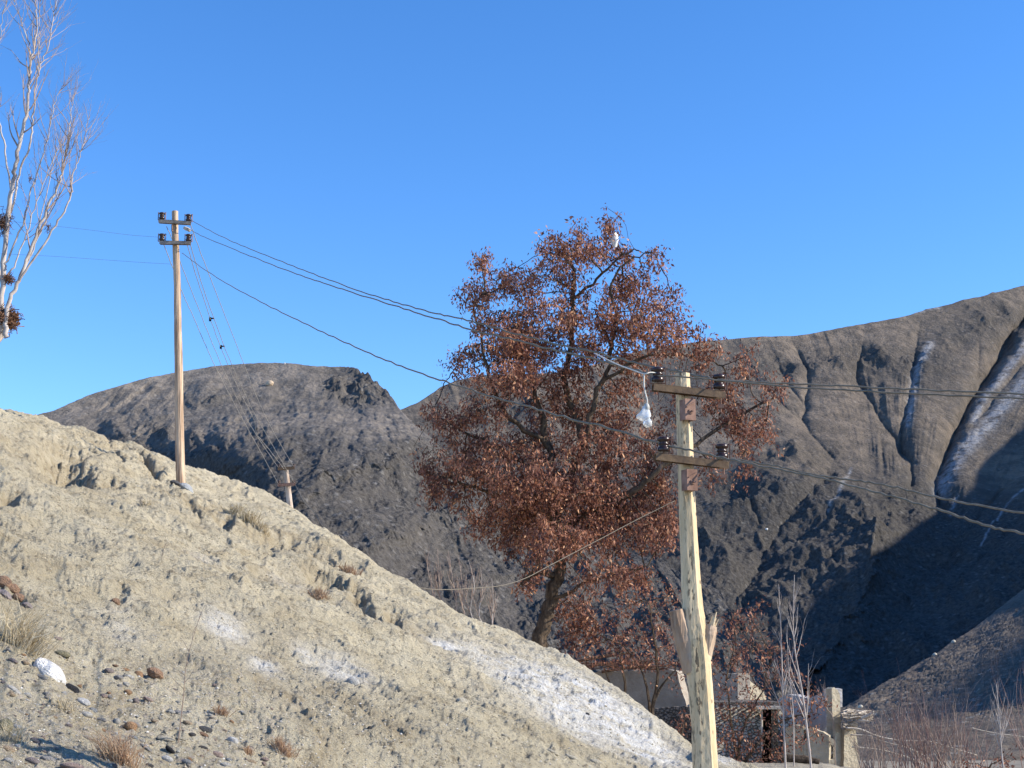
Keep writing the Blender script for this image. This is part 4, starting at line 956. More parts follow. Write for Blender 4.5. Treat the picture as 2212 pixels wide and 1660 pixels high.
wallmb(mb, [(1697, 1572), (1712, 1567), (1735, 1569), (1735, 1660), (1697, 1720)], (43.6, 43.4), .5, 1.2); wallmb(mb, [(1744, 1572), (1760, 1575), (1778, 1582), (1791, 1590), (1791, 1720), (1744, 1720)], (43.4, 43.2), .5, 1.2)
wallmb(mb, [(1735, 1600), (1744, 1600), (1744, 1720), (1735, 1720)], 43.42, .5); wallmb(mb, [(1735, 1566), (1744, 1568), (1744, 1577), (1735, 1577)], 43.42, .5); wallmb(mb, [(1791, 1592), (1802, 1598), (1802, 1611), (1791, 1608)], 43.25, .5); wallmb(mb, [(1791, 1642), (1802, 1642), (1802, 1720), (1791, 1720)], 43.25, .5)
mb.build('wall', M_CREAM, th)
mb = MB(); wallmb(mb, [(1700, 1580), (1801, 1592), (1801, 1720), (1700, 1720)], 44.2, .3); mb.build('inner_wall', M_DRUB, th)
wall('mud_wall_end', 'crumbling sunlit mud wall end under the brushwood, right of the cream pillar', 'wall', [(1824, 1577), (1838, 1574), (1848, 1578), (1852, 1600), (1857, 1640), (1862, 1720), (1822, 1720)], (44.4, 44.6), .4, M_CREAM, 1.2)
def brush(name, label, u0, u1, v0, v1, y, n, seed):
    random.seed(seed); mb = MB()
    for k in range(n):
        u = random.uniform(u0, u1-10); t = (u-u0)/(u1-u0); v = v0+(v1-v0)*(random.random()*.8+.2*t); L = random.uniform(12, 34)
        a = W(u, v, y+random.uniform(-.8, .8)); b = W(min(u+L, u1+random.uniform(-3, 4)), v+random.uniform(-5, 5), y+random.uniform(-.8, .8)); q = (a+b)/2+Vector((0, 0, random.uniform(-.03, .05)))
        mb.tube([a, q, b], [random.uniform(.006, .022), .012, .004], 4, False)
    o = mb.build(name, M_STICK, None); tag(o, label, 'brushwood'); return o
brush('brushwood_pile', 'sunlit pile of bleached sticks projecting from the top of the wall end', 1817, 1884, 1536, 1556, 44.4, 260, 3)
brush('brushwood_pile', 'smaller lower bundle of straw-coloured sticks under the projecting stick pile', 1820, 1850, 1562, 1577, 44.3, 120, 4)
mb = MB(); mb.tube([W(1860, 1552, 43.6), W(1874, 1547, 43.6), W(1887, 1538, 43.5)], [.05, .045, .03], 6); mb.tube([W(1855, 1556, 43.6), W(1878, 1559, 43.5)], [.04, .035], 6); o = mb.build('log', M_STICK); tag(o, 'two crossed peeled poles poking out of the stick pile', 'log')
mb = MB(); mb.tube([W(1690, 1637, 36), W(1740, 1641, 35.9), W(1770, 1646, 35.8)], [.09, .1, .06], 8); o = mb.build('log', M_BARK); tag(o, 'dark log lying on the ground at the bottom edge below the ruined wall', 'log')
# earth bank in the foreground of the huts
gu = np.linspace(1480, 1900, 120); rows = []
for k, (yy, v_) in enumerate([(30, 1800), (33.5, 1690), (34.5, 1662), (35.5, 1651), (37, 1648), (39, 1650), (41, 1668), (43, 1700)]):
    vv = v_ + 4*fbm(gu/18+k, gu*0+k*1.7, 4, 301) + np.maximum(0, (gu-1760))*.12 + np.maximum(0, (1560-gu))*.2; s_, e_ = uv2se(gu, vv); rows.append(np.stack([s_*yy, np.full_like(s_, yy), e_*yy+CAMZ], -1))
bk, _ = grid_mesh('earth_bank', np.stack(rows, 0), mat_wall('dusty_earth', (.30, .26, .20), (.42, .37, .28), 3, .05)); tag(bk, kind='structure')
# thin pole rails
for pts, lab, r in (([(1828, 1573), (1858, 1576), (1900, 1592), (1952, 1601), (2005, 1602), (2060, 1617), (2110, 1632)], 'long bent pale pole rail running right from the pillar above the red shoots', .028),
                    ([(1838, 1588), (1880, 1590), (1905, 1601), (1960, 1616), (2010, 1640)], 'shorter pale rail below the long bent one', .022), ([(1840, 1614), (1900, 1620), (1960, 1636), (2000, 1655)], 'lowest pale rail near the bottom edge', .02),
                    ([(2095, 1572), (2150, 1584), (2260, 1598)], 'thin pale rail at the right edge beside the sapling', .016)):
    mb = MB(); P = spline([W(u, v, 40) for u, v in pts], 5); mb.tube(P, [r*(1-.5*i/len(P)) for i in range(len(P))], 6); o = mb.build('fence_rail', M_STICK, None, True); tag(o, lab, 'fence rail', 'pole rails')

# ------------------------------------------------------------------ shrubs and saplings near the huts
def leafy(name, label, y, root, stems, blobs, per, size, seed, mat=M_BARK, dens=22, step=.16):
    random.seed(seed); np.random.seed(seed); rg = np.random.default_rng(seed); b = drop(W(root[0], root[1], y).x, y); sk = [np.array(b)]; pr = [-1]; fc = {0: .05}
    for st in stems:
        P = spline([W(u, v, y+dy) for u, v, dy in st], 4); last = 0
        for k, p in enumerate(P): sk.append(np.array(p+rvec(.015))); pr.append(last); last = len(sk)-1; fc[last] = .045*(1-k/len(P))+.010
    AA = []
    for (u, v, ru, rv) in blobs:
        c = W(u, v, y); yo = rg.normal(0, .5)
        for k in range(max(8, int(ru*rv/dens))):
            q = rg.normal(0, .5, 3); AA.append((c.x+q[0]*px(ru, y), c.y+yo+q[1]*px(ru, y)*.8, c.z+q[2]*px(rv, y)))
    N, P_ = colonize(sk, pr, AA, step, step*1.3, 3.5, 45)
    # several roots: chain them
    mbx = MB(); n = len(N); chd = [[] for _ in range(n)]
    for i, p in enumerate(P_):
        if p >= 0: chd[p].append(i)
    R = [0]*n
    for i in range(n-1, -1, -1): R[i] = fc.get(i, max(.0055, (sum(R[c]**2.2 for c in chd[i]))**(1/2.2)) if chd[i] else .0055)
    for i, p in enumerate(P_):
        if p >= 0: mbx.tube([N[p], N[i]], [min(R[p], R[i]*1.3), R[i]], 5 if R[i] > .012 else 3, False)
    t = empty(name, tuple(b), label, 'shrub' if 'shrub' in name else 'tree'); mbx.v = [(x-b.x, yy-b.y, z-b.z) for x, yy, z in mbx.v]; mbx.build('branches', mat, t)
    pos = np.array([N[i] for i in range(n) if R[i] < .011])-np.array(b); leaf_obj('foliage', [leaves(pos, per, .09, size, .5, seed)], M_LEAF, t); return t
leafy('young_tree', 'young tree with red-brown leaves standing before the shaded mud wall', 40, (1405, 1600), [[(1400, 1600, 0), (1408, 1540, 0), (1425, 1490, 0), (1455, 1450, 0), (1475, 1410, 0)], [(1404, 1580, 0), (1400, 1500, .2), (1385, 1450, .3), (1350, 1400, .4)], [(1410, 1530, 0), (1420, 1450, -.2), (1410, 1360, -.3), (1400, 1300, -.3)]],
      [(1290, 1345, 60, 40), (1380, 1320, 75, 40), (1440, 1300, 40, 55), (1330, 1385, 80, 35), (1420, 1370, 60, 50), (1395, 1420, 75, 26), (1305, 1418, 60, 12), (1450, 1450, 36, 30), (1255, 1390, 40, 25), (1360, 1290, 50, 20), (1430, 1400, 50, 30), (1340, 1430, 90, 14)], 5, .11, 11, dens=28)
leafy('young_tree', 'slender leaning young tree with few leaves at the left end of the mud wall', 41, (1330, 1560), [[(1352, 1560, 0), (1350, 1490, 0), (1343, 1440, 0), (1335, 1400, 0)], [(1325, 1540, .2), (1318, 1480, .2), (1302, 1440, .2)]], [(1340, 1400, 40, 30), (1300, 1420, 30, 20)], 4, .11, 12)
leafy('leafy_shrub', 'dense brown-leaved shrub right of the near pole in front of the stone hut', 38, (1600, 1670), [[(1592, 1670, 0), (1600, 1600, 0), (1620, 1540, 0), (1650, 1490, 0)], [(1595, 1660, 0), (1580, 1560, .2), (1570, 1480, .3)], [(1600, 1660, 0), (1640, 1600, -.2), (1690, 1560, -.2), (1750, 1540, -.2)]],
      [(1580, 1345, 36, 26), (1600, 1400, 55, 36), (1560, 1445, 36, 36), (1655, 1400, 40, 26), (1690, 1455, 50, 32), (1590, 1500, 45, 26), (1560, 1540, 26, 30), (1740, 1512, 46, 26), (1775, 1492, 20, 16), (1700, 1530, 36, 16), (1640, 1300, 22, 12), (1660, 1560, 24, 50), (1610, 1600, 50, 36), (1680, 1600, 26, 36), (1725, 1590, 46, 18), (1775, 1590, 26, 12), (1590, 1635, 46, 16), (1665, 1636, 56, 12), (1640, 1470, 40, 24), (1560, 1600, 30, 40), (1545, 1500, 20, 30), (1620, 1350, 40, 30), (1620, 1440, 50, 20)], 6, .105, 13, dens=28)
leafy('leafy_shrub', 'low brown-leaved shrub just left of the near pole at the foot of the slope', 34, (1475, 1640), [[(1470, 1650, 0), (1472, 1600, 0), (1478, 1560, 0)]], [(1472, 1570, 24, 40), (1462, 1600, 20, 20)], 7, .11, 14)
leafy('leafy_shrub', 'small russet shrub at the bottom edge below the bare sapling on the right', 36, (2140, 1700), [[(2140, 1700, 0), (2142, 1650, 0)]], [(2145, 1640, 40, 16), (2110, 1650, 30, 10), (2190, 1620, 20, 10)], 5, .11, 15)
def sapling(u, v, y, top, label, r=.035, lean=0, n=9, mat=M_WBARK, seed=1, name='bare_sapling', spread=.42, group=None, L=1.5, tmat=None):
    random.seed(seed); b = drop(W(u, v, y).x, y); tp = W(top[0], top[1], y)-b; t = empty(name, tuple(b), label, 'sapling', group)
    mb = MB(); base = W(u, v, y)-b; P = spline([Vector((base.x*.9, 0, -.1)), base, base.lerp(tp, .35)+rvec(.05), base.lerp(tp, .7)+rvec(.06), tp], 6); n_ = len(P)
    mb.tube(P, [r*(1-.85*i/n_) for i in range(n_)], 7, False); mb.build('trunk', mat, t, True); wb = MB()
    for k in range(n):
        f = random.uniform(.45, .95); i = int(f*(n_-2)); d = (P[i+1]-P[i]).normalized(); ax = rvec().cross(d).normalized()
        twig(wb, P[i], (d+ax*spread).normalized(), L*random.uniform(.6, 1.2)*(1.25-f), r*.45*(1.1-f)+.004, 1, .55, .07, 3, .5, 6, .5)
    wb.build('branches', tmat or mat, t); return t
GS = 'bare saplings near the huts'
sapling(1697, 1660, 33, (1682, 1262), 'slim bare white-stemmed sapling left of the taller forked one, beside the hut doorway', .032, n=17, seed=4, group=GS, L=1.25)
sapling(1752, 1660, 33, (1716, 1242), 'tallest bare white-stemmed sapling with a wide fork, before the whitewashed wall', .036, n=22, seed=5, group=GS, L=1.5, spread=.45)
sapling(1715, 1640, 35, (1700, 1350), 'thin short bare stem between the two white saplings', .02, n=5, seed=6, group=GS, L=.7)
sapling(2172, 1700, 34, (2152, 1478), 'bare pale sapling standing alone near the bottom right corner', .03, n=17, seed=7, group=GS, L=1.3)
sapling(1990, 1690, 39, (1955, 1530), 'pale straight bare stem rising out of the red shoots', .022, n=4, seed=8, group=GS, L=.7)
sapling(1960, 1690, 39, (1935, 1540), 'leaning pale bare stem left in the red shoots', .02, n=4, seed=9, group=GS, L=.6)
sapling(1882, 1690, 38, (1862, 1560), 'dark bare stem close to the wall end', .02, n=6, seed=10, group=GS, L=.7, mat=M_TWIG)
GC = 'bare saplings behind the hillside crest'
for k, (u, v, tu, tv) in enumerate(((1046, 1352, 1038, 1225), (1022, 1342, 1012, 1210), (1005, 1330, 990, 1200), (985, 1322, 968, 1190), (960, 1305, 945, 1185), (1065, 1360, 1062, 1250), (938, 1290, 925, 1195))):
    sapling(u, v+40, 36, (tu, tv), ['whitest and rightmost-but-one bare sapling behind the crest left of the brown tree', 'second white-stemmed sapling left of the whitest one behind the crest', 'reddish twiggy sapling in the middle of the clump behind the crest', 'reddish sapling left of the clump middle behind the crest', 'second thin reddish sapling from the left in the clump behind the crest', 'shortest bare sapling, nearest the brown tree trunk', 'leftmost thin reddish sapling in the clump behind the crest'][k],
            .022, n=12, seed=40+k, mat=M_WBARK if k in (0, 1, 5) else M_TWIG, group=GC, L=.9, tmat=M_TWIG)
def shoots(u, v, y, n, h, wdt, label, seed, mat=M_REDTWIG, group='red willow bushes'):
    random.seed(seed); b = drop(W(u, v, y).x, y); z0 = W(u, v, y)-b; t = empty('willow_bush', tuple(b), label, 'bush', group); mb = MB()
    for k in range(n):
        p = Vector((random.gauss(0, wdt*.3), random.gauss(0, .4), z0.z)); d = Vector((p.x*.45/wdt+random.gauss(0, .22), random.gauss(0, .2), 1))
        twig(mb, p, d, h*random.uniform(.55, 1.1), .012, 1 if random.random() < .7 else 2, .1, .07, 4, .32, 6, .45)
    mb.build('shoots', mat, t); return t
for k, (u, n, h, wd, lab) in enumerate(((1905, 26, 1.5, .7, 'thin red-shooted bush at the left of the row, near the wall end'), (1965, 40, 1.9, .8, 'tall red-shooted bush left of the middle of the row'), (2010, 46, 2.1, .8, 'tallest, densest reddish bush in the middle of the row'),
                                       (2060, 40, 1.9, .8, 'reddish bush right of the tallest one'), (2110, 26, 1.4, .8, 'lower reddish bush between the tall ones and the bare sapling'), (2235, 22, 2.6, .6, 'dark twiggy bush cut by the right edge of the photo'), (1870, 16, 1.2, .5, 'sparse bush of bare shoots touching the wall end'))):
    shoots(u, 1672, 37+.5*(k % 3), int(n*.8), h, wd, lab, 60+k, M_TWIG if k in (0, 3, 6) else M_REDTWIG)
random.seed(99)
sapling(1800, 1560, 44, (1778, 1478), 'bare grey stems growing beside the top of the cream pillar', .018, n=9, seed=12, group=GS, L=.9, mat=M_TWIG)

# ------------------------------------------------------------------ dry grass on the hillside
def tuft(u, v, wpx, hpx, n, label, mat=M_STRAW, lean=(0, 0), seed=1, cat='grass tuft', thick=1.0, name='grass_tuft'):
    random.seed(seed); h0, nrm = hit(u, v)
    if h0 is None: return
    y = h0.y; mb = MB(); hh = px(hpx, y); ww = px(wpx, y)/2
    for k in range(n):
        uu = random.gauss(0, .45)*ww; b = Vector((uu, random.gauss(0, .3)*ww, 0)); g = bvh.ray_cast(h0+b+Vector((0, 0, 2)), Vector((0, 0, -1)))
        if g[0] is None: continue
        b = g[0]-h0; d = Vector((random.gauss(lean[0]+uu/ww*.4, .38), random.gauss(lean[1], .35), 1)).normalized(); L = hh*random.uniform(.35, 1.1); r = random.uniform(.0012, .0028)*y/8*thick
        q = b+d*L*.55+rvec(L*.04); e = b+d*L+rvec(L*.12)+Vector((0, 0, -L*.12)); mb.tube([b-d*.02, q, e], [r, r*.8, r*.2], 3, False, c=random.random())
        if random.random() < .5:
            e2 = q+(d+rvec(.5)).normalized()*L*.35; mb.tube([q, e2], [r*.6, r*.2], 3, False, c=random.random())
    o = mb.build(name, mat, None, attr=True); o.location = h0; tag(o, label, cat, 'dry grass on the hillside'); return o
T = [(40, 1392, 110, 95, 260, 'large straw-coloured tuft at the left edge under the dark clods', M_STRAW, (.5, 0)), (262, 1650, 85, 80, 240, 'bushy straw tuft at the bottom edge, left side', M_RSTRAW, (-.1, 0)), (540, 1128, 45, 30, 160, 'straw tuft right of the tall pole base, middle of its row', M_STRAW, (.1, 0)),
     (510, 1108, 36, 24, 120, 'straw tuft at the upper left end of the row below the pole', M_STRAW, (0, 0)), (566, 1148, 34, 22, 110, 'straw tuft at the lower right end of the row below the pole', M_STRAW, (.1, 0)), (755, 1238, 44, 24, 110, 'faint russet tuft above the long dark ledge', M_RSTRAW, (0, 0)),
     (690, 1290, 44, 22, 110, 'faint russet tuft below the dark ledge', M_RSTRAW, (0, 0)), (612, 1625, 52, 28, 180, 'compact dark russet tuft at the bottom centre-left', M_RSTRAW, (0, 0)), (536, 1628, 22, 18, 70, 'tiny dark tuft left of the compact russet one', M_RSTRAW, (0, 0)),
     (476, 1545, 30, 24, 90, 'small russet tuft among the dark paired stones', M_RSTRAW, (0, 0)), (634, 1082, 30, 12, 50, 'small dry tuft near the far pole', M_STRAW, (0, 0)), (318, 1090, 26, 14, 50, 'small grey tuft under the tall pole', M_STRAW, (0, 0)), (30, 1600, 60, 50, 60, 'sparse blades over the pale round stone at the left edge', M_STRAW, (.3, 0)), (140, 1530, 60, 26, 60, 'thin blades below the black stone', M_STRAW, (0, 0))]
for k, t_ in enumerate(T): tuft(*t_[:6], mat=t_[6], lean=t_[7], seed=100+k)
random.seed(5)
for (u, v, tu, tv, lab) in ((385, 1605, 432, 1330, 'tall thin dead stalk standing on the slope right of the brown stone'), (350, 1215, 358, 1175, 'short dead stalk in the middle of the slope'), (300, 1105, 302, 1075, 'tiny dead stalk below the tall pole')):
    h0, _ = hit(u, v); mb = MB(); tp = W(tu, tv, h0.y-.3)-h0; P = spline([Vector((0, 0, 0)), tp*.35+rvec(.01), tp*.7+rvec(.015), tp], 5); mb.tube(P, [.0035*(1-.7*i/len(P)) for i in range(len(P))], 4, False)
    for k in range(7): i = random.randrange(4, len(P)); twig(mb, P[i], Vector((random.gauss(0, 1), random.gauss(0, .5), .9)), tp.length*.13, .002, 0, .1)
    o = mb.build('dead_stalk', M_TWIG); o.location = h0; tag(o, lab, 'dead plant', 'dead stalks')

# ------------------------------------------------------------------ stones
def stone_mesh(seed, ang=0.25, sub=3):
    import bmesh
    bm = bmesh.new(); bmesh.ops.create_icosphere(bm, subdivisions=sub, radius=1); rg = random.Random(seed)
    pl = [(Vector((rg.gauss(0, 1), rg.gauss(0, 1), rg.gauss(0, 1))).normalized(), rg.uniform(.62, .9)) for _ in range(9)]
    ph = [rg.uniform(0, 6) for _ in range(6)]
    for v in bm.verts:
        p = v.co.copy()
        for n_, d in pl:
            q = p.dot(n_)-d
            if q > 0: p -= n_*q*(1-ang*.6 if ang > .5 else .55)
        p *= 1+.05*math.sin(3*p.x+ph[0])*math.cos(2.6*p.y+ph[1])+.03*math.sin(7*p.z+ph[2])
        v.co = p
    me = bpy.data.meshes.new('stone'); bm.to_mesh(me); bm.free(); me.polygons.foreach_set('use_smooth', [ang < .6]*len(me.polygons)); return me
def mat_stone(name, c):
    m = NT(name, .8, .25); co = m.coord('Object'); n = m.noise(co, 2.2, 7, .65); m.base(m.ramp(n, [(.3, tuple(x*.72 for x in c)), (.7, tuple(min(1, x*1.15) for x in c))])); m.bump(m.noise(co, 6, 5), .04); return m.m
SC = {'white': (.78, .76, .73), 'cream': (.64, .57, .44), 'pale grey': (.66, .63, .58), 'grey': (.43, .405, .38), 'blue-grey': (.38, .39, .40), 'purple-grey': (.36, .30, .285), 'tan': (.55, .42, .29), 'orange-brown': (.50, .30, .17), 'brown': (.38, .235, .15), 'black': (.035, .035, .04), 'dark grey': (.11, .105, .105), 'pink': (.48, .36, .31), 'olive': (.32, .29, .19)}
SM = {k: mat_stone(k.replace(' ', '_').replace('-', '_')+'_stone', c) for k, c in SC.items()}
ROUND = [stone_mesh(s) for s in range(7)]; ANG = [stone_mesh(50+s, .9, 2) for s in range(4)]
for me in ROUND+ANG: me.materials.append(SM['grey'])
LM = [('the white boulder', 110, 1455), ('the square brown stone', 337, 1460), ('the straw tuft at the bottom edge', 250, 1625), ('the dark paired stones', 440, 1580), ('the compact russet tuft', 612, 1615), ('the round pale stone at the left edge', 10, 1575), ('the small white stone row', 190, 1535), ('the brightest salt crust', 1240, 1520), ('the black slanting stone', 372, 1627)]
cnt = {}
def stone(u, v, rx, ry, colr, rot=20, ang=False, label=None, sink=.3, seed=0, cat='stone'):
    h0, nrm = hit(u, v)
    if h0 is None: return None
    rg = random.Random(seed*7+int(u*3+v)); me = (ANG if ang else ROUND)[rg.randrange(4 if ang else 7)]
    o = bpy.data.objects.new('stone', me); link(o); o.material_slots[0].link = 'OBJECT'; o.material_slots[0].material = SM[colr]
    sx = px(rx, h0.y)*1.02; sz = px(ry, h0.y)*1.02; sy = (sx+sz)/2*rg.uniform(.8, 1.1)
    o.rotation_euler = (rg.uniform(-.3, .3), math.radians(rot), rg.uniform(-.2, .2)); o.scale = (sx, sy, sz); o.location = h0+Vector((0, 0, sz*(.34-sink))); 
    if label is None:
        d = sorted(((math.hypot(u-a, (v-b)), n_, u-a, v-b) for n_, a, b in LM)); dd, n_, du, dv = d[0]
        rel_ = ('right of' if du > 0 else 'left of') if abs(du) > abs(dv) else ('below' if dv > 0 else 'above')
        dist = 'close' if dd < 35 else ('' if dd < 80 else 'well'); sz_ = 'fist-sized' if rx > 11 else ('small' if rx > 6 else 'tiny'); shp = 'long' if rx > 1.9*ry else ('rounded' if not ang else 'angular')
        label = f'{sz_} {shp} {colr} stone {dist} {rel_} {n_}'.replace('  ', ' ')
        cnt[label] = cnt.get(label, 0)+1
    tag(o, label, cat, 'stones on the hillside'); return o
def K3(x, y): return x*.3125, 1209.7+y*.3125
stone(*K3(345, 795), 46, 24, 'white', 38, False, 'large brilliant white boulder half buried at the lower left of the slope', .25, 3)
stone(*K3(1075, 800), 22, 12, 'brown', 32, True, 'squarish brown block of stone, largest of the orange-brown group', .1, 5)
stone(*K3(495, 900), 19, 9, 'black', 28, False, 'shiny black oval stone at the foot of the white boulder', .15, 2)
stone(*K3(905, 1165), 15, 12, 'orange-brown', 30, False, 'round orange and cream stone above the straw tuft at the bottom edge', .15, 2)
stone(*K3(30, 1165), 17, 19, 'olive', 10, False, 'large pale round stone cut by the left edge of the photo', .2, 4)
stone(*K3(500, 1432), 27, 8, 'pink', 8, False, 'long pale pinkish slab at the very bottom edge', .2, 4)
for k, (x, y, a, b, c, r) in enumerate([(430, 655, 58, 26, 'olive', 12), (90, 700, 36, 15, 'purple-grey', 22), (175, 715, 30, 16, 'tan', 15), (580, 985, 55, 24, 'white', 20), (290, 815, 44, 18, 'grey', 20), (100, 905, 62, 18, 'pale grey', 33), (80, 935, 34, 16, 'tan', 10), (325, 935, 25, 19, 'grey', 10), (600, 1075, 42, 22, 'pale grey', 10), (645, 1050, 34, 24, 'blue-grey', 40), (700, 1108, 38, 14, 'grey', 12),
      (945, 1145, 34, 16, 'grey', 30), (755, 770, 32, 20, 'purple-grey', 20), (865, 762, 36, 15, 'orange-brown', 10), (955, 800, 36, 28, 'orange-brown', 20), (900, 820, 44, 20, 'pale grey', 25), (825, 815, 34, 18, 'grey', 10), (870, 866, 26, 20, 'pale grey', 10), (828, 876, 22, 18, 'grey', 10), (885, 920, 28, 20, 'orange-brown', 15), (1025, 970, 42, 16, 'pink', 25), (940, 980, 26, 22, 'purple-grey', 40), (800, 735, 26, 10, 'brown', 15),
      (1180, 1055, 32, 15, 'pale grey', 10), (1070, 1118, 28, 14, 'tan', 15), (1415, 1175, 58, 20, 'dark grey', 14), (1325, 1213, 30, 16, 'dark grey', 5), (1400, 1210, 42, 16, 'brown', 14), (1610, 1255, 42, 26, 'white', 20), (1500, 1350, 46, 22, 'pink', 15), (1405, 1300, 32, 12, 'dark grey', 15), (1180, 1320, 50, 18, 'black', 42), (1155, 1380, 42, 22, 'white', 15), (1010, 1300, 50, 14, 'grey', 32), (595, 1230, 32, 15, 'grey', 10),
      (925, 1230, 36, 14, 'blue-grey', 18), (100, 1220, 26, 16, 'white', 10), (120, 1160, 34, 20, 'white', 15), (220, 1185, 24, 11, 'purple-grey', 15), (245, 1255, 38, 20, 'purple-grey', 28), (225, 1395, 52, 24, 'purple-grey', 15), (335, 1380, 50, 20, 'grey', 18), (60, 1310, 48, 18, 'tan', 22), (1830, 1380, 27, 14, 'pink', 10), (1560, 1422, 40, 18, 'pale grey', 10), (1030, 1425, 32, 14, 'dark grey', 10), (1295, 1130, 34, 16, 'tan', 15), (20, 850, 18, 12, 'purple-grey', 0),
      (190, 940, 30, 18, 'pale grey', 20), (150, 845, 20, 14, 'grey', 10), (715, 945, 28, 16, 'pink', 15), (1145, 1240, 60, 16, 'cream', 10), (1250, 1240, 40, 14, 'cream', 10), (1240, 1060, 40, 16, 'grey', 15), (810, 1120, 26, 24, 'pale grey', 20), (60, 1390, 40, 20, 'pale grey', 10), (120, 1290, 22, 14, 'white', 10), (1735, 1400, 36, 16, 'tan', 10), (1290, 1400, 36, 18, 'blue-grey', 10), (410, 550, 36, 14, 'pink', 18)]):
    stone(*K3(x, y), a*.3125, b*.3125, c, r, False, None, .22, k)
def K4(x, y): return 604.9+x*.4102, 1123.3+y*.4102
for k, (x, y, a, b, c, lab) in enumerate([(385, 855, 34, 24, 'pale grey', 'smooth pale stone in the salt patch at the centre of the slope'), (960, 962, 36, 24, 'cream', 'rounded cream stone lying below the upper salt streak'), (475, 1100, 15, 13, 'dark grey', 'small dark lump alone at the lower centre of the slope'), (1190, 1140, 26, 10, 'cream', 'flat cream stone right of the bottom centre'), (1115, 975, 22, 9, 'cream', 'flat cream stone right of the rounded cream one'),
      (1620, 1025, 13, 11, 'dark grey', 'small dark stone in the brightest salt crust'), (1545, 1170, 26, 10, 'cream', 'flat cream stone below the brightest salt crust'), (1430, 1225, 40, 12, 'cream', 'long cream ledge stone near the bottom edge'), (1540, 1255, 46, 14, 'cream', 'long cream stone at the bottom edge left of the near pole'), (1665, 1280, 36, 18, 'cream', 'pale stone at the bottom edge closest to the near pole')]):
    stone(*K4(x, y), a*.41, b*.41, c, 22, False, lab, .3, k)
# dark clods at the left edge, flat stones at the tall pole, scattered pebbles
for k, (u, v, a, b, c, lab) in enumerate([(8, 1262, 22, 15, 'brown', 'big dark earth clod at the left edge, topmost'), (28, 1275, 18, 12, 'brown', 'dark earth clod right of the topmost one at the left edge'), (10, 1290, 20, 12, 'purple-grey', 'dark clod below the topmost one at the left edge'), (42, 1295, 16, 10, 'brown', 'dark clod lower in the left edge heap'), (60, 1312, 14, 8, 'purple-grey', 'lowest dark clod of the left edge heap')]): stone(u, v, a, b, c, 30, True, lab, .2, k, 'clod')
stone(404, 1058, 19, 9, 'blue-grey', 35, True, 'tilted grey flagstone wedged at the foot of the tall pole', .1, 8); stone(380, 1047, 14, 7, 'dark grey', 20, True, 'dark angular stone left of the foot of the tall pole', .1, 9)
stone(250, 1302, 11, 8, 'brown', 35, True, 'dark brown clod in the shaded hollow above the white salt spot', .2, 3)
rg = random.Random(77); keys = ['grey', 'pale grey', 'purple-grey', 'tan', 'cream', 'blue-grey', 'pink', 'white', 'orange-brown', 'cream', 'pale grey']
n_ = 0
while n_ < 175:
    u = rg.uniform(0, 620)**1.0; v = rg.uniform(1390, 1658)
    if rg.random() > sstep(1380, 1600, np.array(v+(280-u)*.25)): continue
    r = rg.uniform(2.2, 6.5)*(1 if rg.random() < .8 else 1.5); stone(u, v, r, r*rg.uniform(.45, .75), rg.choice(keys), rg.uniform(5, 35), False, None, .2, n_); n_ += 1
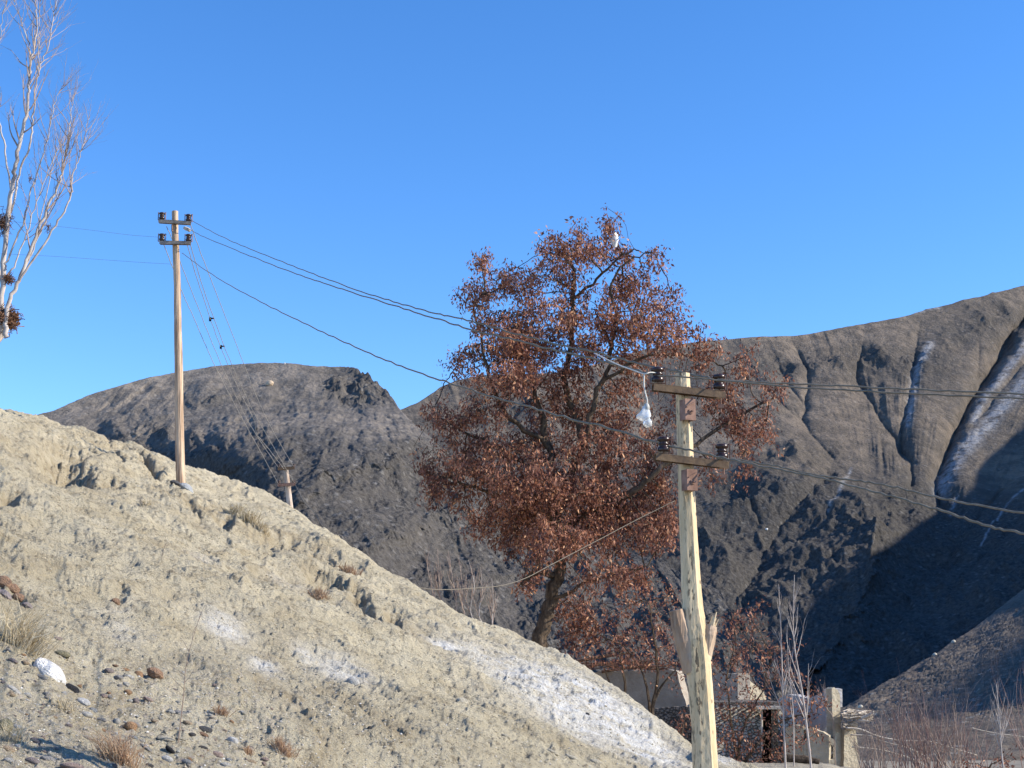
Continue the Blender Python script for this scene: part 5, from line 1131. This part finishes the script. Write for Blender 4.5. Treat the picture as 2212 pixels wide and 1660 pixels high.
# fine gravel and crumbs: uncountable
rg = np.random.default_rng(8); mb_v = []; mb_f = []; t_ = []; nv = 0
ico = [(0, 0, 1), (.9, 0, 0), (.28, .85, 0), (-.73, .53, 0), (-.73, -.53, 0), (.28, -.85, 0), (0, 0, -1)]; icf = [(0, 1, 2), (0, 2, 3), (0, 3, 4), (0, 4, 5), (0, 5, 1), (6, 2, 1), (6, 3, 2), (6, 4, 3), (6, 5, 4), (6, 1, 5)]
for k in range(22000):
    u = rg.uniform(0, 1480); v = rg.uniform(900, 1660)
    low = (v-1300)/360+(500-u)/1500
    if rg.random() > max(.28, min(1, low)): continue
    h0, nn = hit(u, v)
    if h0 is None: continue
    r = px(rg.uniform(.8, 2.6), h0.y)*(1.5 if rg.random() < .08 else 1); a = rg.uniform(0, 6.28); ca, sa = math.cos(a), math.sin(a); fx, fy, fz = rg.uniform(.8, 1.5), rg.uniform(.7, 1.1), rg.uniform(.5, .9)
    for p in ico:
        x = p[0]*fx*r*rg.uniform(.8, 1.2); y = p[1]*fy*r; mb_v.append((h0.x+x*ca-y*sa, h0.y+x*sa+y*ca, h0.z+p[2]*fz*r*rg.uniform(.8, 1.2)+r*.25))
    mb_f += [tuple(i+nv for i in f) for f in icf]; nv += 7; t_ += [rg.random() if low > .3 else .3*rg.random()+.35]*7
mb = MB(); mb.v = mb_v; mb.f = mb_f; mb.c = t_; mb.n = nv
o = mb.build('gravel', mat_tint('mixed_gravel', [(0, (.22, .18, .15)), (.35, (.46, .39, .28)), (.6, (.56, .48, .35)), (.8, (.48, .44, .40)), (1, (.74, .70, .64))]), None, attr=True); tag(o, 'loose crumbs and gravel over the pale slope', 'gravel', kind='stuff')
# boulders on the far hills
def far_rock(P, u, v, rpx, c, lab, ang=True):
    p = surf(P, u, v); r = px(rpx, p[1]); o = bpy.data.objects.new('boulder', (ANG if ang else ROUND)[2]); link(o); o.material_slots[0].link = 'OBJECT'; o.material_slots[0].material = SM[c]; o.location = (p[0], p[1], p[2]+r*.35); o.scale = (r*1.25, r, r*.8); o.rotation_euler = (.3, -.4, .2); tag(o, lab, 'boulder', 'pale boulders on the far hills')
far_rock(PL, 581, 832, 8.5, 'tan', 'big pale boulder alone on the upper face of the left hill'); far_rock(PM, 1655, 1146, 3.2, 'white', 'tiny white boulder on the shaded slope right of the near pole', False)
far_rock(PL, 614, 780, 2.5, 'pale grey', 'tiny pale rock on the skyline of the left hill')
for k, (u, v, r, lab) in enumerate([(2057, 1386, 4.5, 'pale boulder on the sunlit rib at the lower right, highest of the three'), (2015, 1408, 4.5, 'pale boulder midway along the sunlit rib'), (1858, 1528, 5, 'pale boulder near the lower left end of the sunlit rib')]): far_rock(PS, u, v, r, 'cream', lab)
far_rock(PS, 1852, 1543, 7, 'grey', 'grey boulder just below the pale one at the lower end of the sunlit rib')
dup_ = [k for k, c in cnt.items() if c > 1]
